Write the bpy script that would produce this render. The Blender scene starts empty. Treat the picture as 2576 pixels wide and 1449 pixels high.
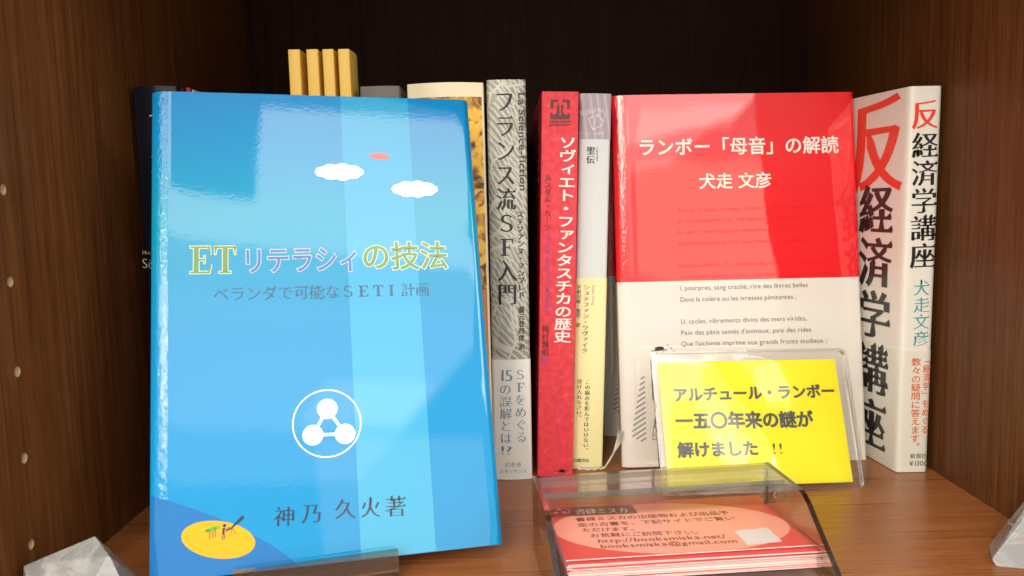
import bpy, bmesh, math, random
from mathutils import Matrix, Vector
import numpy as np

random.seed(7)
scene = bpy.context.scene
COL = scene.collection

# ---------------------------------------------------------------- camera
cam_d = bpy.data.cameras.new('camera')
cam = bpy.data.objects.new('camera', cam_d)
COL.objects.link(cam)
scene.camera = cam
cam_d.sensor_width = 36.0
cam_d.lens = 36.0 * 2081.83 / 2576.0
cam_d.clip_start = 0.01
cam_d.clip_end = 50.0
PITCH, YAW, ROLL = 0.11397, 0.00748, -0.02501
fwd = Vector((math.sin(YAW) * math.cos(PITCH), math.cos(YAW) * math.cos(PITCH), -math.sin(PITCH)))
rgt = fwd.cross(Vector((0, 0, 1))).normalized()
upv = rgt.cross(fwd)
r2 = rgt * math.cos(ROLL) + upv * math.sin(ROLL)
u2 = -rgt * math.sin(ROLL) + upv * math.cos(ROLL)
mw = Matrix.Identity(4)
for i in range(3):
    mw[i][0], mw[i][1], mw[i][2] = r2[i], u2[i], -fwd[i]
mw.translation = Vector((0, 0, 0.14252))
cam.matrix_world = mw
cam_d.dof.use_dof = True
cam_d.dof.focus_distance = 0.40
cam_d.dof.aperture_fstop = 20.0

# ---------------------------------------------------------------- world and lamps
world = bpy.data.worlds.new('World')
scene.world = world
world.use_nodes = True
wn = world.node_tree.nodes
wn['Background'].inputs[0].default_value = (1.0, 0.95, 0.885, 1)
wn['Background'].inputs[1].default_value = 0.98


def ceiling_or_fill_lamp(x0, x1, y0, y1, z, radiance, color=(1, 0.965, 0.90)):
    """rectangular ceiling light panel of the shop, facing down"""
    d = bpy.data.lights.new('ceiling_or_fill_lamp', 'AREA')
    d.shape = 'RECTANGLE'
    d.size, d.size_y = x1 - x0, y1 - y0
    d.energy = radiance * math.pi * (x1 - x0) * (y1 - y0)
    d.color = color
    o = bpy.data.objects.new('ceiling_or_fill_lamp', d)
    o.location = ((x0 + x1) / 2, (y0 + y1) / 2, z)
    COL.objects.link(o)
    return o


ceiling_or_fill_lamp(0.235, 1.02, -1.31, -0.84, 1.4, 4.0).rotation_euler = (0, 0, math.radians(9))
ceiling_or_fill_lamp(-1.5, -0.14, -1.26, -0.45, 1.4, 4.0)  # added fill outside the cover reflections, brightens diffusely from the left
ceiling_or_fill_lamp(1.75, 3.0, -2.4, -0.6, 1.4, 7.0)  # added fill at the far right, lifts the left panel and book sides
ceiling_or_fill_lamp(-1.5, 1.28, -1.50, -1.275, 1.4, 4.0)
ceiling_or_fill_lamp(-1.5, 1.28, -1.75, -1.505, 1.4, 1.7)
ceiling_or_fill_lamp(-1.5, 1.28, -2.90, -1.755, 1.4, 1.9)
ceiling_or_fill_lamp(-1.5, 1.28, -3.60, -2.905, 1.4, 1.0)
ceiling_or_fill_lamp(0.76, 1.24, -2.78, -2.36, 1.39, 1.2)


def added_upright_lamp(name, loc, w, h, radiance, color):
    """added upright area light facing the shelf, placed for its reflection in the covers"""
    d = bpy.data.lights.new(name, 'AREA')
    d.shape = 'RECTANGLE'
    d.size, d.size_y = w, h
    d.energy = radiance * math.pi * w * h
    d.color = color
    o = bpy.data.objects.new(name, d)
    o.location = loc
    o.rotation_euler = (math.radians(90), 0, 0)
    COL.objects.link(o)


added_upright_lamp('glint_strip_lamp', (-0.45, -1.5, 0.98), 0.17, 0.56, 40.0, (1, 0.90, 0.74))  # added strip light, makes the glint along the rolled cover edges
added_upright_lamp('warm_sheen_lamp', (0.75, -1.5, 0.62), 0.60, 0.34, 1.1, (1, 0.66, 0.38))  # added warm light, makes the orange sheen low on the red cover

vs = scene.view_settings
vs.view_transform = 'Standard'
vs.look = 'None'
vs.gamma = 1.0
vs.exposure = 0.34
scene.cycles.max_bounces = 10
scene.cycles.transparent_max_bounces = 16
scene.cycles.sample_clamp_indirect = 6.0

# ---------------------------------------------------------------- materials


def srgb(r, g, b):
    def f(c):
        c /= 255.0
        return c / 12.92 if c <= 0.04045 else ((c + 0.055) / 1.055) ** 2.4
    return (f(r), f(g), f(b), 1.0)


class N:
    """tiny node-tree helper"""
    def __init__(self, name):
        self.m = bpy.data.materials.new(name)
        self.m.use_nodes = True
        self.t = self.m.node_tree
        self.b = self.t.nodes['Principled BSDF']
        self._co = None

    def new(self, typ, **kw):
        n = self.t.nodes.new(typ)
        for k, v in kw.items():
            setattr(n, k, v)
        return n

    def link(self, a, b):
        self.t.links.new(a, b)

    def co(self, scale=(1, 1, 1), rot=(0, 0, 0)):
        if self._co is None:
            self._co = self.new('ShaderNodeTexCoord').outputs['Object']
        mp = self.new('ShaderNodeMapping')
        mp.inputs['Scale'].default_value = scale
        mp.inputs['Rotation'].default_value = rot
        self.link(self._co, mp.inputs[0])
        return mp.outputs[0]

    def noise(self, scale=(1, 1, 1), detail=3.0, rough=0.5, dist=0.0, s=1.0):
        n = self.new('ShaderNodeTexNoise')
        n.inputs['Scale'].default_value = s
        n.inputs['Detail'].default_value = detail
        n.inputs['Roughness'].default_value = rough
        n.inputs['Distortion'].default_value = dist
        self.link(self.co(scale), n.inputs['Vector'])
        return n.outputs['Fac']

    def ramp(self, fac, stops, interp='LINEAR'):
        n = self.new('ShaderNodeValToRGB')
        n.color_ramp.interpolation = interp
        e = n.color_ramp.elements
        while len(e) < len(stops):
            e.new(0.5)
        for el, (p, c) in zip(e, stops):
            el.position = p
            el.color = c if len(c) == 4 else (*c, 1)
        self.link(fac, n.inputs[0])
        return n.outputs[0]

    def mix(self, fac, a, b, mode='MIX'):
        n = self.new('ShaderNodeMix', data_type='RGBA', blend_type=mode)
        for inp, v in ((n.inputs[0], fac), (n.inputs[6], a), (n.inputs[7], b)):
            if isinstance(v, (int, float)):
                inp.default_value = v
            elif isinstance(v, tuple):
                inp.default_value = v
            else:
                self.link(v, inp)
        return n.outputs[2]

    def math(self, op, a, b=0.0, c=None):
        n = self.new('ShaderNodeMath', operation=op)
        for i, v in enumerate((a, b) if c is None else (a, b, c)):
            if isinstance(v, (int, float)):
                n.inputs[i].default_value = v
            else:
                self.link(v, n.inputs[i])
        return n.outputs[0]

    def axis(self, i):
        s = self.new('ShaderNodeSeparateXYZ')
        self.link(self.co(), s.inputs[0])
        return s.outputs[i]

    def color(self, c):
        if isinstance(c, tuple):
            self.b.inputs['Base Color'].default_value = c
        else:
            self.link(c, self.b.inputs['Base Color'])
        return self

    def set(self, **kw):
        for k, v in kw.items():
            k = {'rough': 'Roughness', 'metal': 'Metallic', 'spec': 'Specular IOR Level', 'coat': 'Coat Weight',
                 'coat_rough': 'Coat Roughness', 'ior': 'IOR', 'trans': 'Transmission Weight', 'sss': 'Subsurface Weight'}[k]
            if isinstance(v, (int, float)):
                self.b.inputs[k].default_value = v
            else:
                self.link(v, self.b.inputs[k])
        return self

    def bump(self, height, strength=0.1, dist=0.001, prev=None):
        n = self.new('ShaderNodeBump')
        n.inputs['Strength'].default_value = strength
        n.inputs['Distance'].default_value = dist
        self.link(height, n.inputs['Height'])
        if prev is not None:
            self.link(prev, n.inputs['Normal'])
        return n.outputs[0]

    def normal(self, o, coat=True):
        self.link(o, self.b.inputs['Normal'])
        if coat:
            self.link(o, self.b.inputs['Coat Normal'])
        return self


def laminate(name, col, fine=0.016, broad=0.02, rough=0.02, var=0.05, spec=0.5, crease=None):
    """glossy printed paper with the fine orange peel of a film laminate and slow waves"""
    n = N(name)
    nz = n.noise((60, 60, 60), 4)
    base = col(n) if callable(col) else col
    c = n.mix(n.math('MULTIPLY', nz, var), base, n.mix(0.5, base, (0, 0, 0, 1)))
    n.color(c).set(rough=rough, spec=spec)
    b1 = n.bump(n.noise((13, 13, 13), 1.5), broad, 0.004)
    b2 = n.bump(n.noise((420, 420, 700), 3, 0.6), fine, 0.0006, b1)
    if crease:      # the film is puckered along the hinge
        cm = n.math('LESS_THAN', n.math('ABSOLUTE', n.math('SUBTRACT', n.axis(0), crease - 0.0072)), 0.0030)
        b2 = n.bump(n.math('MULTIPLY', n.noise((700, 700, 350), 3, 0.6), cm), 0.42, 0.0006, b2)
    n.normal(b2)
    return n.m


def paper(name, col, rough=0.45, var=0.06, fine=0.06, spec=0.4, scale=500):
    n = N(name)
    nz = n.noise((120, 120, 120), 5, 0.6)
    dark = tuple(v * 0.82 for v in col[:3]) + (1,)
    n.color(n.mix(n.math('MULTIPLY', nz, var * 6), col, dark)).set(rough=rough, spec=spec)
    n.normal(n.bump(n.noise((scale, scale, scale), 3), fine, 0.0005), False)
    return n.m


def ink(name, col, rough=0.35, spec=0.4, bump=None):
    n = N(name)
    nz = n.noise((900, 900, 900), 2)
    n.color(n.mix(n.math('MULTIPLY', nz, 0.25), col, n.mix(0.25, col, (0.5, 0.5, 0.5, 1)))).set(rough=rough, spec=spec)
    if bump == 'film':
        b1 = n.bump(n.noise((13, 13, 13), 1.5), 0.02, 0.004)
        n.normal(n.bump(n.noise((420, 420, 700), 3, 0.6), 0.016, 0.0006, b1))
    return n.m


def clear(name, tint, rough=0.03, ior=1.49, gloss=(1, 1, 1, 1), wave=0.0, amount=1.0):
    """thin clear plastic: tinted see-through plus a Fresnel reflection"""
    n = N(name)
    t = n.t
    tr = n.new('ShaderNodeBsdfTransparent')
    sc = n.noise((30, 30, 30), 4)
    n.link(n.mix(n.math('MULTIPLY', sc, 0.15), tint, n.mix(0.5, tint, (1, 1, 1, 1))), tr.inputs[0])
    gl = n.new('ShaderNodeBsdfGlossy')
    gl.inputs['Color'].default_value = gloss
    gl.inputs['Roughness'].default_value = rough
    fr = n.new('ShaderNodeFresnel')
    fr.inputs['IOR'].default_value = ior
    if wave:
        b = n.bump(n.noise((28, 28, 28), 2.0), wave, 0.004)
        b = n.bump(n.noise((300, 300, 300), 2.0), wave * 0.15, 0.001, b)
        n.link(b, gl.inputs['Normal'])
        n.link(b, fr.inputs['Normal'])
    mx = n.new('ShaderNodeMixShader')
    n.link(n.math('MULTIPLY', fr.outputs[0], amount), mx.inputs[0])
    n.link(tr.outputs[0], mx.inputs[1])
    n.link(gl.outputs[0], mx.inputs[2])
    n.link(mx.outputs[0], t.nodes['Material Output'].inputs['Surface'])
    return n.m


def wood(name, dark, mid, light, along, rough=0.35, spec=0.35, blotch=0.35):
    """woodgrain melamine; ALONG is the axis the grain runs in (0 x, 1 y, 2 z)"""
    n = N(name)
    s1 = [420, 420, 420]; s1[along] = 14
    s2 = [900, 900, 900]; s2[along] = 45
    s3 = [55, 55, 55]; s3[along] = 3
    a = n.noise(tuple(s1), 4, 0.55, 0.3)
    b = n.noise(tuple(s2), 3, 0.6)
    c = n.noise(tuple(s3), 3, 0.5, 0.6)
    f = n.math('ADD', n.math('MULTIPLY', a, 0.55), n.math('ADD', n.math('MULTIPLY', b, 0.30), n.math('MULTIPLY', c, 0.24)))
    g = n.ramp(f, [(0.36, dark), (0.56, mid), (0.80, light)])
    d = n.noise((16, 16, 16), 2)
    n.color(n.mix(n.math('MULTIPLY', d, blotch), g, dark))
    n.set(rough=n.math('ADD', n.math('MULTIPLY', a, 0.2), rough - 0.1), spec=spec)
    n.normal(n.bump(n.math('ADD', a, b), 0.12, 0.0004), False)
    return n.m


MAT = {}
_d, _m, _l = (0.062, 0.0200, 0.0058, 1), (0.130, 0.047, 0.0135, 1), (0.22, 0.088, 0.027, 1)
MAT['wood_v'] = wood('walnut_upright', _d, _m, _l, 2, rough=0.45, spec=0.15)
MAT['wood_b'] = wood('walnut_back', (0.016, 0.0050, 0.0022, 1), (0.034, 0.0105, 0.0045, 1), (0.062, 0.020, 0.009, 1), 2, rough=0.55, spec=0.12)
MAT['wood_h'] = wood('walnut_shelf', (0.17, 0.056, 0.016, 1), (0.32, 0.114, 0.033, 1), (0.44, 0.178, 0.056, 1), 0, rough=0.30, spec=0.5)
MAT['raw_wood'] = paper('raw_particle_board', (0.50, 0.36, 0.19, 1), 0.8)  # board colour darkened to put shading into the peg holes
MAT['hole_dark'] = paper('dark_hole', (0.05, 0.03, 0.02, 1), 0.8)


def _blue(n):
    u, v = n.axis(0), n.axis(2)
    g = n.ramp(n.math('MULTIPLY', v, 1 / 0.187), [(0.0, (0.002, 0.235, 0.50)), (0.45, (0.003, 0.220, 0.47)), (0.72, (0.002, 0.250, 0.40)), (0.86, (0.002, 0.205, 0.42)), (1.0, (0.002, 0.170, 0.41))])
    return g


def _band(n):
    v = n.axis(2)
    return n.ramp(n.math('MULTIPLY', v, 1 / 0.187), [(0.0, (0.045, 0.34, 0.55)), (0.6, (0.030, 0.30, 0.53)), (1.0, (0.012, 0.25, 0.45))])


MAT['blue'] = laminate('blue_cover', _blue, crease=-0.0540)
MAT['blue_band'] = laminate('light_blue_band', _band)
MAT['blue_hill'] = laminate('dark_blue_hill', (0.012, 0.145, 0.40, 1))
MAT['island'] = laminate('yellow_island', (0.76, 0.36, 0.004, 1))
MAT['film_white'] = ink('printed_white', (0.90, 0.88, 0.80, 1), 0.1, 0.5, 'film')
MAT['film_cream'] = ink('printed_cream', (0.86, 0.80, 0.50, 1), 0.1, 0.5, 'film')
MAT['film_green'] = ink('printed_olive', (0.10, 0.21, 0.045, 1), 0.1, 0.5, 'film')
MAT['film_dblue'] = ink('printed_slate_blue', (0.03, 0.12, 0.38, 1), 0.1, 0.5, 'film')
MAT['film_teal'] = ink('printed_teal_grey', (0.006, 0.07, 0.15, 1), 0.1, 0.5, 'film')
MAT['film_black'] = ink('printed_black', (0.004, 0.018, 0.05, 1), 0.1, 0.5, 'film')
MAT['film_coral'] = ink('printed_coral', (0.80, 0.09, 0.07, 1), 0.1, 0.5, 'film')
MAT['leaf_green'] = ink('printed_leaf_green', (0.14, 0.36, 0.02, 1), 0.1, 0.5, 'film')
MAT['tan'] = ink('printed_tan', (0.26, 0.15, 0.02, 1), 0.1, 0.5, 'film')


MAT['rim_red'] = laminate('glossy_red_cover', (0.86, 0.012, 0.020, 1), broad=0.30, spec=0.9, crease=-0.053)
MAT['rim_red'].node_tree.nodes['Principled BSDF'].inputs['IOR'].default_value = 1.52
MAT['rim_white'] = laminate('glossy_white_cover', (0.77, 0.72, 0.645, 1), broad=0.22, spec=0.6)
MAT['ghost'] = ink('faint_dark_red', (0.70, 0.009, 0.015, 1), 0.12, 0.5, 'film')
MAT['grey_ink'] = ink('grey_ink', (0.16, 0.145, 0.13, 1), 0.25)
MAT['hatch'] = ink('pale_grey_ink', (0.26, 0.25, 0.25, 1), 0.25)
MAT['black'] = ink('black_ink', (0.010, 0.009, 0.008, 1), 0.3)
MAT['ink_brown'] = ink('brown_black_ink', (0.045, 0.035, 0.025, 1), 0.35)
MAT['white_paper'] = paper('white_paper', (0.78, 0.75, 0.68, 1), 0.4)
MAT['pages'] = None
MAT['off_white'] = paper('off_white_jacket', (0.80, 0.76, 0.67, 1), 0.5, 0.04)
MAT['obi_white'] = paper('obi_white', (0.75, 0.73, 0.62, 1), 0.45, 0.04)
MAT['obi_silver'] = paper('obi_pearl', (0.74, 0.72, 0.67, 1), 0.35, 0.05)
MAT['red_ink'] = ink('vermilion_ink', (0.85, 0.05, 0.02, 1))
MAT['orange_ink'] = ink('orange_ink', (0.70, 0.13, 0.03, 1))
MAT['teal_ink'] = ink('teal_ink', (0.01, 0.34, 0.38, 1))
MAT['silver_blue'] = ink('silver_blue_ink', (0.13, 0.22, 0.30, 1))
MAT['white_ink'] = ink('white_ink', (0.80, 0.76, 0.68, 1))
MAT['cream_ink'] = ink('cream_ink', (0.70, 0.60, 0.42, 1))
MAT['purple_ink'] = ink('purple_ink', (0.24, 0.06, 0.30, 1))
MAT['dark_red_ink'] = ink('dark_red_ink', (0.085, 0.012, 0.010, 1))
MAT['cream'] = paper('cream_jacket', (0.82, 0.73, 0.52, 1), 0.4)
MAT['yellow_cover'] = paper('mustard_yellow_cover', (0.86, 0.56, 0.11, 1), 0.45, 0.03)
MAT['grey_cover'] = paper('mottled_grey_cover', (0.16, 0.145, 0.13, 1), 0.5, 0.15, scale=200)
MAT['navy'] = paper('navy_black_jacket', (0.010, 0.013, 0.022, 1), 0.25, 0.1)
MAT['crimson'] = paper('crimson_edge', (0.28, 0.02, 0.03, 1), 0.4)
MAT['pale_grey'] = paper('pale_blue_grey_jacket', (0.62, 0.66, 0.65, 1), 0.3, 0.03)
MAT['pale_yellow'] = paper('pale_yellow_obi', (0.82, 0.78, 0.40, 1), 0.35, 0.04)
MAT['orange_print'] = paper('orange_print', (0.50, 0.20, 0.05, 1), 0.35)


def _pages():
    n = N('page_edges')
    a = n.noise((40, 1600, 40), 2)
    b = n.noise((1600, 40, 40), 2)
    n.color(n.mix(n.math('MULTIPLY', n.math('ADD', a, b), 0.4), (0.70, 0.62, 0.46, 1), (0.42, 0.35, 0.24, 1))).set(rough=0.8)
    return n.m


MAT['pages'] = _pages()


def _lavender():
    n = N('lavender_band')
    w = n.new('ShaderNodeTexWave')
    w.inputs['Scale'].default_value = 1.0
    w.inputs['Distortion'].default_value = 3.0
    n.link(n.co((90, 90, 30), (0, 0.35, 0)), w.inputs[0])
    n.color(n.ramp(w.outputs['Fac'], [(0.0, (0.34, 0.29, 0.34)), (0.86, (0.40, 0.34, 0.39)), (1.0, (0.50, 0.44, 0.49))])).set(rough=0.35)
    return n.m


MAT['lavender'] = _lavender()


def _cloth_red():
    n = N('red_cloth_texture_cover')
    nz = n.noise((300, 300, 300), 3)
    n.color(n.ramp(nz, [(0.35, (0.60, 0.022, 0.040)), (0.62, (0.76, 0.035, 0.055)), (0.75, (0.84, 0.09, 0.10))])).set(rough=0.32, spec=0.5)
    w1 = n.new('ShaderNodeTexWave'); w1.inputs['Scale'].default_value = 1.0
    n.link(n.co((420, 420, 420), (0, 0.78, 0)), w1.inputs[0])
    w2 = n.new('ShaderNodeTexWave'); w2.inputs['Scale'].default_value = 1.0
    n.link(n.co((420, 420, 420), (0, -0.78, 0)), w2.inputs[0])
    h = n.math('ADD', n.math('MULTIPLY', w1.outputs['Fac'], w2.outputs['Fac']), n.noise((700, 700, 700), 2))
    n.normal(n.bump(h, 0.45, 0.0005), False)
    return n.m


MAT['cloth_red'] = _cloth_red()


def _silver():
    """grey jacket with fine white engraved line art"""
    n = N('engraved_grey_jacket')
    base = n.ramp(n.noise((45, 45, 30), 3), [(0.3, (0.17, 0.165, 0.13)), (0.7, (0.36, 0.35, 0.285))])
    masks = []
    for sc, rot, lo in (((60, 60, 42), (0, 0.5, 0), 0.026),):
        v = n.new('ShaderNodeTexVoronoi', feature='DISTANCE_TO_EDGE')
        v.inputs['Scale'].default_value = 1.0
        n.link(n.co(sc, rot), v.inputs['Vector'])
        masks.append(n.math('LESS_THAN', v.outputs['Distance'], lo))
    for sc, rot, th, gate in (((230, 230, 90), (0, 0.9, 0), 0.80, 0.45), ((90, 90, 260), (0, 0.35, 0), 0.80, 0.42)):
        w = n.new('ShaderNodeTexWave')
        w.inputs['Scale'].default_value = 1.0
        w.inputs['Distortion'].default_value = 11.0
        w.inputs['Detail Scale'].default_value = 0.22
        n.link(n.co(sc, rot), w.inputs[0])
        gt = n.math('GREATER_THAN', n.noise(tuple(s * 0.25 for s in sc), 1), gate)
        masks.append(n.math('MULTIPLY', n.math('GREATER_THAN', w.outputs['Fac'], th), gt))
    f = masks[0]
    for m in masks[1:]:
        f = n.math('MAXIMUM', f, m)
    n.color(n.mix(n.math('MULTIPLY', f, 0.58), base, (0.66, 0.645, 0.58, 1))).set(rough=0.36, metal=0.15)
    n.normal(n.bump(n.noise((90, 90, 90), 3), 0.15, 0.001), False)
    return n.m


MAT['silver'] = _silver()


def _gold():
    """ochre picture with darker brown drawing, like an old map"""
    n = N('ochre_picture')
    a = n.noise((90, 90, 90), 6, 0.6, 2.0)
    b = n.noise((32, 32, 32), 3, 0.5, 1.5)
    c1 = n.ramp(a, [(0.36, (0.055, 0.018, 0.006)), (0.45, (0.34, 0.15, 0.012)), (0.51, (0.78, 0.42, 0.03)), (0.72, (0.88, 0.58, 0.09))])
    n.color(n.mix(n.math('MULTIPLY', n.math('GREATER_THAN', b, 0.56), 0.45), c1, (0.20, 0.065, 0.02, 1))).set(rough=0.3)
    return n.m


MAT['gold'] = _gold()


def _pop():
    n = N('bright_yellow_card')
    n.color(n.mix(n.math('MULTIPLY', n.noise((200, 200, 200), 3), 0.12), (0.84, 0.76, 0.0, 1), (0.72, 0.62, 0.0, 1))).set(rough=0.5)
    return n.m


MAT['pop'] = _pop()
MAT['pop_ink'] = ink('slate_ink', (0.055, 0.065, 0.062, 1), 0.4)
MAT['sleeve'] = clear('clear_sleeve_film', (0.97, 0.97, 0.96, 1), rough=0.05, ior=1.55, wave=0.13, amount=1.6)
MAT['sleeve_rim'] = clear('clear_sleeve_welt', (0.93, 0.93, 0.91, 1), rough=0.08, ior=1.5, wave=0.3)
MAT['smoke'] = clear('smoky_acrylic', (0.96, 0.955, 0.935, 1), rough=0.05, ior=1.49, amount=0.7)
MAT['smoke_edge'] = clear('smoky_acrylic_cut_edge', (0.33, 0.33, 0.30, 1), rough=0.12, ior=1.6, amount=2.2)
MAT['smoke_rim'] = clear('smoky_acrylic_dark_rim', (0.07, 0.07, 0.06, 1), rough=0.18, ior=1.5, amount=1.5)
MAT['acrylic'] = clear('brown_tinted_acrylic', (0.80, 0.76, 0.70, 1), rough=0.06, ior=1.5, amount=2.5)
MAT['acrylic_edge'] = clear('acrylic_cut_edge', (0.50, 0.42, 0.32, 1), rough=0.25, ior=1.5, amount=3.0)
MAT['card_red'] = paper('red_card_print', (0.72, 0.075, 0.070, 1), 0.35)
MAT['card_peach'] = paper('peach_card_print', (0.90, 0.35, 0.26, 1), 0.35)
MAT['card_maroon'] = paper('maroon_card_print', (0.17, 0.03, 0.03, 1), 0.35)
MAT['card_ink'] = ink('card_brown_ink', (0.11, 0.015, 0.012, 1), 0.35)
MAT['card_edge'] = paper('card_stock_edge', (0.82, 0.66, 0.61, 1), 0.6)
MAT['qr_white'] = paper('white_square', (0.72, 0.66, 0.62, 1), 0.4)


def _quartz():
    n = N('clear_quartz')
    cr = n.new('ShaderNodeTexVoronoi', feature='DISTANCE_TO_EDGE')
    cr.inputs['Scale'].default_value = 1.0
    n.link(n.co((60, 60, 90), (0.4, 0.6, 0.2)), cr.inputs['Vector'])
    veil = n.ramp(n.noise((60, 40, 70), 4, 0.6, 0.8), [(0.50, (0, 0, 0)), (0.68, (1, 1, 1))])
    n.color((0.97, 0.95, 0.91, 1))
    n.set(rough=n.math('ADD', n.math('MULTIPLY', veil, 0.06), 0.015), ior=1.56)
    n.set(trans=n.math('SUBTRACT', 0.80, n.math('MULTIPLY', veil, 0.18)))
    n.normal(n.bump(n.noise((45, 45, 45), 2), 0.05, 0.001), False)
    return n.m


MAT['quartz'] = _quartz()
MAT['veil'] = paper('milky_inclusion', (0.82, 0.76, 0.66, 1), 0.5)
MAT['ribbon'] = paper('off_white_ribbon', (0.68, 0.62, 0.48, 1), 0.7, 0.15, 0.3, scale=1500)

# ---------------------------------------------------------------- mesh helpers


def link(name, verts, faces, mats, parent=None, mi=None, smooth=None):
    me = bpy.data.meshes.new(name)
    me.from_pydata([tuple(map(float, v)) for v in verts], [], faces)
    for m in (mats if isinstance(mats, (list, tuple)) else [mats]):
        me.materials.append(MAT[m] if isinstance(m, str) else m)
    if mi is not None:
        me.polygons.foreach_set('material_index', mi)
    if smooth is not None:
        me.polygons.foreach_set('use_smooth', smooth)
    me.update()
    o = bpy.data.objects.new(name, me)
    COL.objects.link(o)
    if parent is not None:
        o.parent = parent
    return o


def tag(o, label, cat, group=None):
    o['label'] = label
    o['category'] = cat
    if group:
        o['group'] = group
    return o


def Robj(yaw, lean, roll):
    return (Matrix.Rotation(yaw, 3, 'Z') @ Matrix.Rotation(-lean, 3, 'X') @ Matrix.Rotation(roll, 3, 'Y'))


def thing(name, label, cat, loc, yaw=0, lean=0, roll=0, group=None):
    o = bpy.data.objects.new(name, None)
    COL.objects.link(o)
    o.empty_display_size = 0.01
    o.matrix_world = Matrix.Translation(loc) @ Robj(yaw, lean, roll).to_4x4()
    return tag(o, label, cat, group)


def box_data(x0, x1, y0, y1, z0, z1):
    v = [(x, y, z) for x in (x0, x1) for y in (y0, y1) for z in (z0, z1)]
    f = [(0, 1, 3, 2), (4, 6, 7, 5), (0, 4, 5, 1), (2, 3, 7, 6), (0, 2, 6, 4), (1, 5, 7, 3)]
    return v, f


def bevel_box(name, b, mat, parent=None, bev=0.0004, seg=2):
    v, f = box_data(*b)
    bm = bmesh.new()
    vs_ = [bm.verts.new(p) for p in v]
    for q in f:
        bm.faces.new([vs_[i] for i in q])
    bmesh.ops.recalc_face_normals(bm, faces=bm.faces)
    if bev:
        bmesh.ops.bevel(bm, geom=list(bm.edges), offset=bev, segments=seg, affect='EDGES', profile=0.5)
    me = bpy.data.meshes.new(name)
    bm.to_mesh(me)
    bm.free()
    me.materials.append(MAT[mat])
    o = bpy.data.objects.new(name, me)
    COL.objects.link(o)
    if parent is not None:
        o.parent = parent
    return o


def shell(name, path, thick, z0, z1, mat, parent, zseg=1, wob=None, mat_split=None):
    """a sheet bent along PATH (x, y points, outer side on the left of travel), THICK, standing from z0 to z1.
    mat_split = (z, lower material): the part below z wears the second print"""
    P = np.array(path, float)
    n = len(P)
    T = np.gradient(P, axis=0)
    T /= np.linalg.norm(T, axis=1)[:, None] + 1e-12
    Nn = np.c_[T[:, 1], -T[:, 0]]          # outward (right of travel)
    inner = P - Nn * thick
    zs = list(np.linspace(z0, z1, zseg + 1))
    if mat_split:
        zs = sorted(set(zs + [mat_split[0]]))
    verts, faces, mi, sm = [], [], [], []
    def add(x, y, z):
        dy = wob(x, z) if wob else 0.0
        verts.append((x, y + dy, z))
        return len(verts) - 1
    O = [[add(P[i, 0], P[i, 1], z) for i in range(n)] for z in zs]
    I_ = [[add(inner[i, 0], inner[i, 1], z) for i in range(n)] for z in zs]
    for k in range(len(zs) - 1):
        m = 1 if (mat_split and zs[k] < mat_split[0] - 1e-9) else 0
        for i in range(n - 1):
            faces.append((O[k][i], O[k][i + 1], O[k + 1][i + 1], O[k + 1][i])); mi.append(m); sm.append(True)
            faces.append((I_[k][i + 1], I_[k][i], I_[k + 1][i], I_[k + 1][i + 1])); mi.append(m); sm.append(True)
    # caps use their own vertices so the rim stays crisp
    def cap(ring_o, ring_i, flip):
        a = [len(verts) + j for j in range(n)]
        verts.extend([verts[j] for j in ring_o])
        b = [len(verts) + j for j in range(n)]
        verts.extend([verts[j] for j in ring_i])
        for i in range(n - 1):
            q = (a[i], a[i + 1], b[i + 1], b[i])
            faces.append(q if not flip else q[::-1]); mi.append(0); sm.append(False)
    cap(O[-1], I_[-1], False)
    cap(O[0], I_[0], True)
    for e in (0, n - 1):
        base = len(verts)
        for k in range(len(zs)):
            verts.append(verts[O[k][e]]); verts.append(verts[I_[k][e]])
        for k in range(len(zs) - 1):
            q = (base + 2 * k, base + 2 * k + 2, base + 2 * k + 3, base + 2 * k + 1)
            faces.append(q if e == 0 else q[::-1]); mi.append(0); sm.append(False)
    mats = [mat] + ([mat_split[1]] if mat_split else [])
    return link(name, verts, faces, mats, parent, mi, sm)


def arc(cx, cy, r, a0, a1, n=6):
    return [(cx + r * math.cos(a0 + (a1 - a0) * i / n), cy + r * math.sin(a0 + (a1 - a0) * i / n)) for i in range(n + 1)]


# ---------------------------------------------------------------- lettering
_G = {}


def glyph(ch):
    """outline of one character as 2D vertices (in em) and faces"""
    if ch in _G:
        return _G[ch]
    c = bpy.data.curves.new('g', 'FONT')
    c.body = ch
    c.resolution_u = 4
    o = bpy.data.objects.new('g', c)
    COL.objects.link(o)
    dg = bpy.context.evaluated_depsgraph_get()
    dg.update()
    me = o.evaluated_get(dg).to_mesh()
    v = np.array([p.co[:2] for p in me.vertices], float).reshape(-1, 2)
    f = [tuple(p.vertices) for p in me.polygons]
    # every face the same way round (counter-clockwise)
    g = []
    for q in f:
        s = sum(v[q[i]][0] * v[q[(i + 1) % len(q)]][1] - v[q[(i + 1) % len(q)]][0] * v[q[i]][1] for i in range(len(q)))
        g.append(q if s > 0 else q[::-1])
    o.evaluated_get(dg).to_mesh_clear()
    c2 = bpy.data.curves.new('g', 'FONT')
    COL.objects.unlink(o)
    bpy.data.objects.remove(o)
    bpy.data.curves.remove(c)
    bpy.data.curves.remove(c2)
    _G[ch] = (v, g)
    return _G[ch]


def advance(ch):
    if ord(ch) >= 0x2E80 or ch in '─・':
        return 1.0
    if ch == ' ':
        return 0.28
    v, _ = glyph(ch)
    if len(v) == 0:
        return 0.3
    return v[:, 0].max() + 0.065


def R_(x0, y0, x1, y1):
    return [(x0, y0), (x1, y0), (x1, y1), (x0, y1)]


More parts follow.
